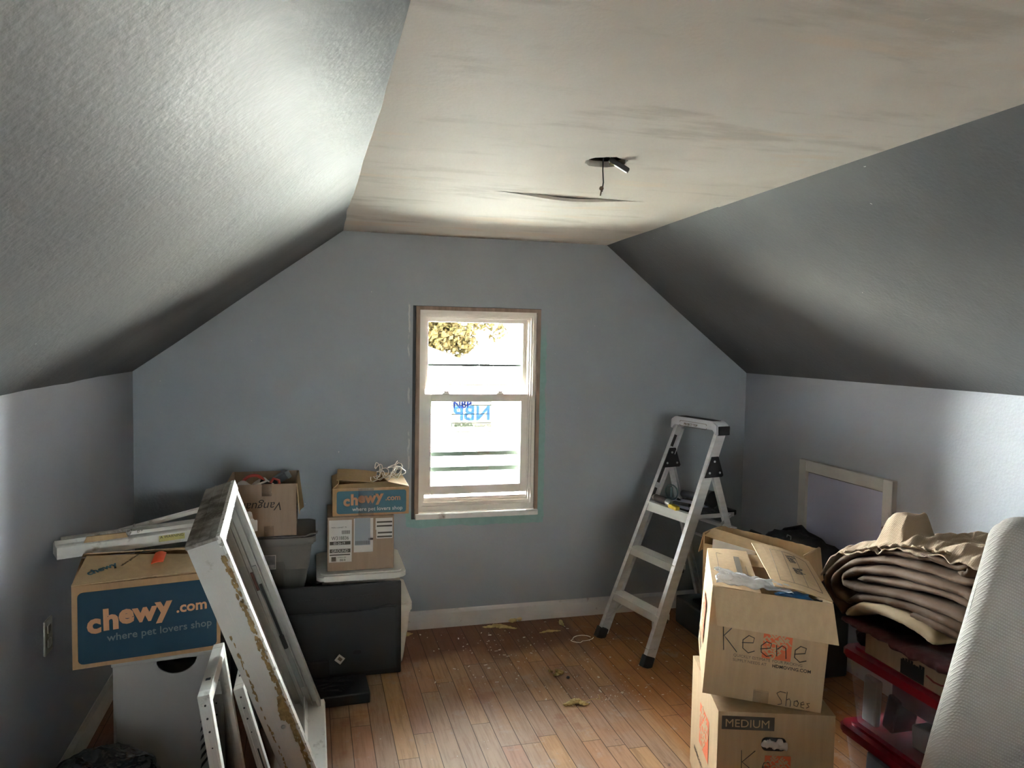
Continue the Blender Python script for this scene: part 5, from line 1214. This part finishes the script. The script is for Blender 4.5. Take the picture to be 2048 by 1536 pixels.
# keep the top edge horizontal: sheared slab with soft rounded rim
bm = B(); NU, NV = 40, 60; Wd, Thk = .84, .10
def mat_pt(u, v, s):
    # superellipse-like rounding towards the rim
    du = min(u, 1-u)*Wd; dv = min(v, 1-v)*Ln; rr = .03
    k = 1.0
    for d in (du, dv):
        if d < rr: k *= math.sqrt(max(0, 1-((rr-d)/rr)**2))
    uu, vv = u, v
    cr = .06; cu, cv = du, dv
    p = Bl+e1*(uu*Wd)+up*(vv*Ln)
    if cu < cr and cv < cr:           # round the corners in plan
        ex, ey = cr-cu, cr-cv; r_ = math.hypot(ex, ey); m_ = max(ex, ey)
        if r_ > 0: f = m_/r_; p += e1*((ex-ex*f)*(1 if u < .5 else -1)) + up*((ey-ey*f)*(1 if v < .5 else -1))
    return p - nrm_*(Thk/2*(1-s*(k)))*1.0 + nrm_*(.004*noise.noise(Vector((u*6, v*8, s))))
def uvr(i, n): # denser at the rim
    t_ = i/n; return .5-.5*math.cos(PI*t_)
G = {}
for s in (1, -1):
    for i in range(NU+1):
        for j in range(NV+1): G[s, i, j] = bm.verts.new(mat_pt(uvr(i, NU), uvr(j, NV), s))
    for i in range(NU):
        for j in range(NV): bm.faces.new((G[s, i, j], G[s, i+1, j], G[s, i+1, j+1], G[s, i, j+1]))
bmesh.ops.remove_doubles(bm, verts=bm.verts[:], dist=.0004)
o = obj('foam_mattress', bm, M_mattress, smooth=180)
tag(o, 'pale grey quilted mattress leaning in the right foreground', 'mattress')

# ================================================================== floor litter
random.seed(11)
def scrap(px, py, w, l, h, ang, seed, label):
    c = atZ(px, py, 0); bm = B()
    rs = random.Random(seed); cur = rs.uniform(-1.6, 1.6)
    for k in range(7):
        f = (k-3)/3.0; rr = (1-.75*abs(f)**1.5)*w*rs.uniform(.8, 1.25)
        blob(bm, (f*l*.85, cur*w*f*f+rs.gauss(0, w*.25), max(rr*.35, h*.45*(1-abs(f)*.5))), 1.0, 3, .45, 3.4, seed=seed*7+k, sq=(l*.30, rr, max(.003, h*.5*(1-.5*abs(f)))), flat=h*.5)
    for v in bm.verts: v.co += Vector((noise.noise(v.co*90), noise.noise(v.co*90+Vector((5, 0, 0))), noise.noise(v.co*90+Vector((0, 9, 0)))))*.004; v.co.z = max(v.co.z, 0)
    o = obj('insulation_scrap', bm, M_insul, smooth=180); o.matrix_world = T(c.x, c.y, .0015) @ Rz(ang); tag(o, label, 'insulation scrap'); return o
scrap(1150, 1407, .016, .052, .024, -.1, 1, 'twisted yellow insulation scrap lying alone nearest the camera')
scrap(1119, 1349, .015, .030, .024, 1.1, 2, 'leaf-shaped yellow insulation scrap in the middle of the floor')
scrap(1100, 1343, .008, .010, .010, .3, 3, 'tiny pale insulation crumb left of the leaf-shaped scrap')
scrap(1000, 1255, .018, .085, .018, -.35, 4, 'long yellow insulation scrap, left end of the row by the baseboard')
scrap(1035, 1240, .030, .075, .028, .25, 5, 'widest ragged insulation scrap in the row by the baseboard')
scrap(1065, 1237, .014, .060, .016, .15, 6, 'thin insulation scrap touching the right of the widest one')
scrap(1122, 1248, .013, .040, .022, 1.4, 7, 'upright curled insulation scrap right of the row by the baseboard')
scrap(1100, 1264, .010, .055, .012, .05, 8, 'flat narrow insulation strip in front of the upright curled scrap')
scrap(813, 1272, .020, .035, .018, .5, 9, 'yellow insulation scrap against the white tote corner')
c = atZ(1165, 1278, 0.003)
bm = B(); tube(bm, [(c.x+.055*math.cos(a)*(1+.3*(a > 3)), c.y+.04*math.sin(a)+.02*(a > 4.5), .004+.004*math.sin(a)) for a in [.3+k*.27 for k in range(22)]], .0022, 6); tag(obj('white_tie_loop', bm, M_hook, smooth=True), 'thin white plastic loop by the ladder far foot', 'cable tie')
c = atZ(1185, 1404, 0.002)
bm = B(); tube(bm, [(c.x-.045+.02*k, c.y+.012*math.sin(k*.9), .003+.003*k) for k in range(5)]+[(c.x+.045, c.y+.04, .012)], .0015, 5); tag(obj('pale_thread', bm, M_insul), 'curled pale thread beside the twisted insulation scrap', 'thread')
bm = B()
for k in range(300):
    r = random.random()
    if r < .5: px, py = random.gauss(1060, 110), random.gauss(1310, 40)
    elif r < .75: px, py = random.gauss(1210, 50), random.gauss(1385, 14)
    else: px, py = random.uniform(830, 1370), random.uniform(1240, 1400)
    p = atZ(px, max(1225, py), 0)
    if p.y > 4.1 or p.x < .5: continue
    s = random.uniform(.0008, .0030) if random.random() < .95 else .0045
    a = random.uniform(0, PI); L_ = s*random.choice((1, 1, 1.5, 3)); box(bm, -L_, L_, -s*.6, s*.6, 0, s*.8, m=T(p.x, p.y, 0) @ Rz(a))
tag(obj('plaster_crumbs', bm, mat('white_plaster_crumb', rgb(222, 214, 200), .9)), 'scattered white plaster and foam crumbs across the middle of the floor', 'crumbs', kind='stuff')
bm = B(); blob(bm, (0, 0, .005), .008, 2, .4, 3, flat=.005); p = atZ(1136, 1357, 0); o = obj('dark_crumb', bm, M_dkgrey); o.location = (p.x, p.y, 0); tag(o, 'small dark lump right of the leaf-shaped insulation scrap', 'crumb')

# pieces that lie apart are parts of their own
def split_loose(o):
    bm = bmesh.new(); bm.from_mesh(o.data); bm.verts.ensure_lookup_table(); seen = set(); isl = []
    for v in bm.verts:
        if v.index in seen: continue
        st = [v]; grp = set()
        while st:
            w = st.pop()
            if w.index in grp: continue
            grp.add(w.index); st += [e_.other_vert(w) for e_ in w.link_edges]
        seen |= grp; isl.append(grp)
    if len(isl) > 1:
        for k, grp in enumerate(isl):
            b2 = bm.copy(); b2.verts.ensure_lookup_table(); bmesh.ops.delete(b2, geom=[v for v in b2.verts if v.index not in grp], context='VERTS')
            if k == 0: first = b2; continue
            me = o.data.copy(); b2.to_mesh(me); b2.free(); n = o.copy(); n.data = me; C.objects.link(n)
        first.to_mesh(o.data); first.free()
    bm.free()
for o in list(bpy.data.objects):
    if o.type == 'MESH' and o.parent and o.name.split('.')[0] in ('rivet', 'drain_hole', 'warning_sticker', 'packing_tape', 'cable', 'wheel', 'paper_label', 'rear_brace', 'spreader'): split_loose(o)
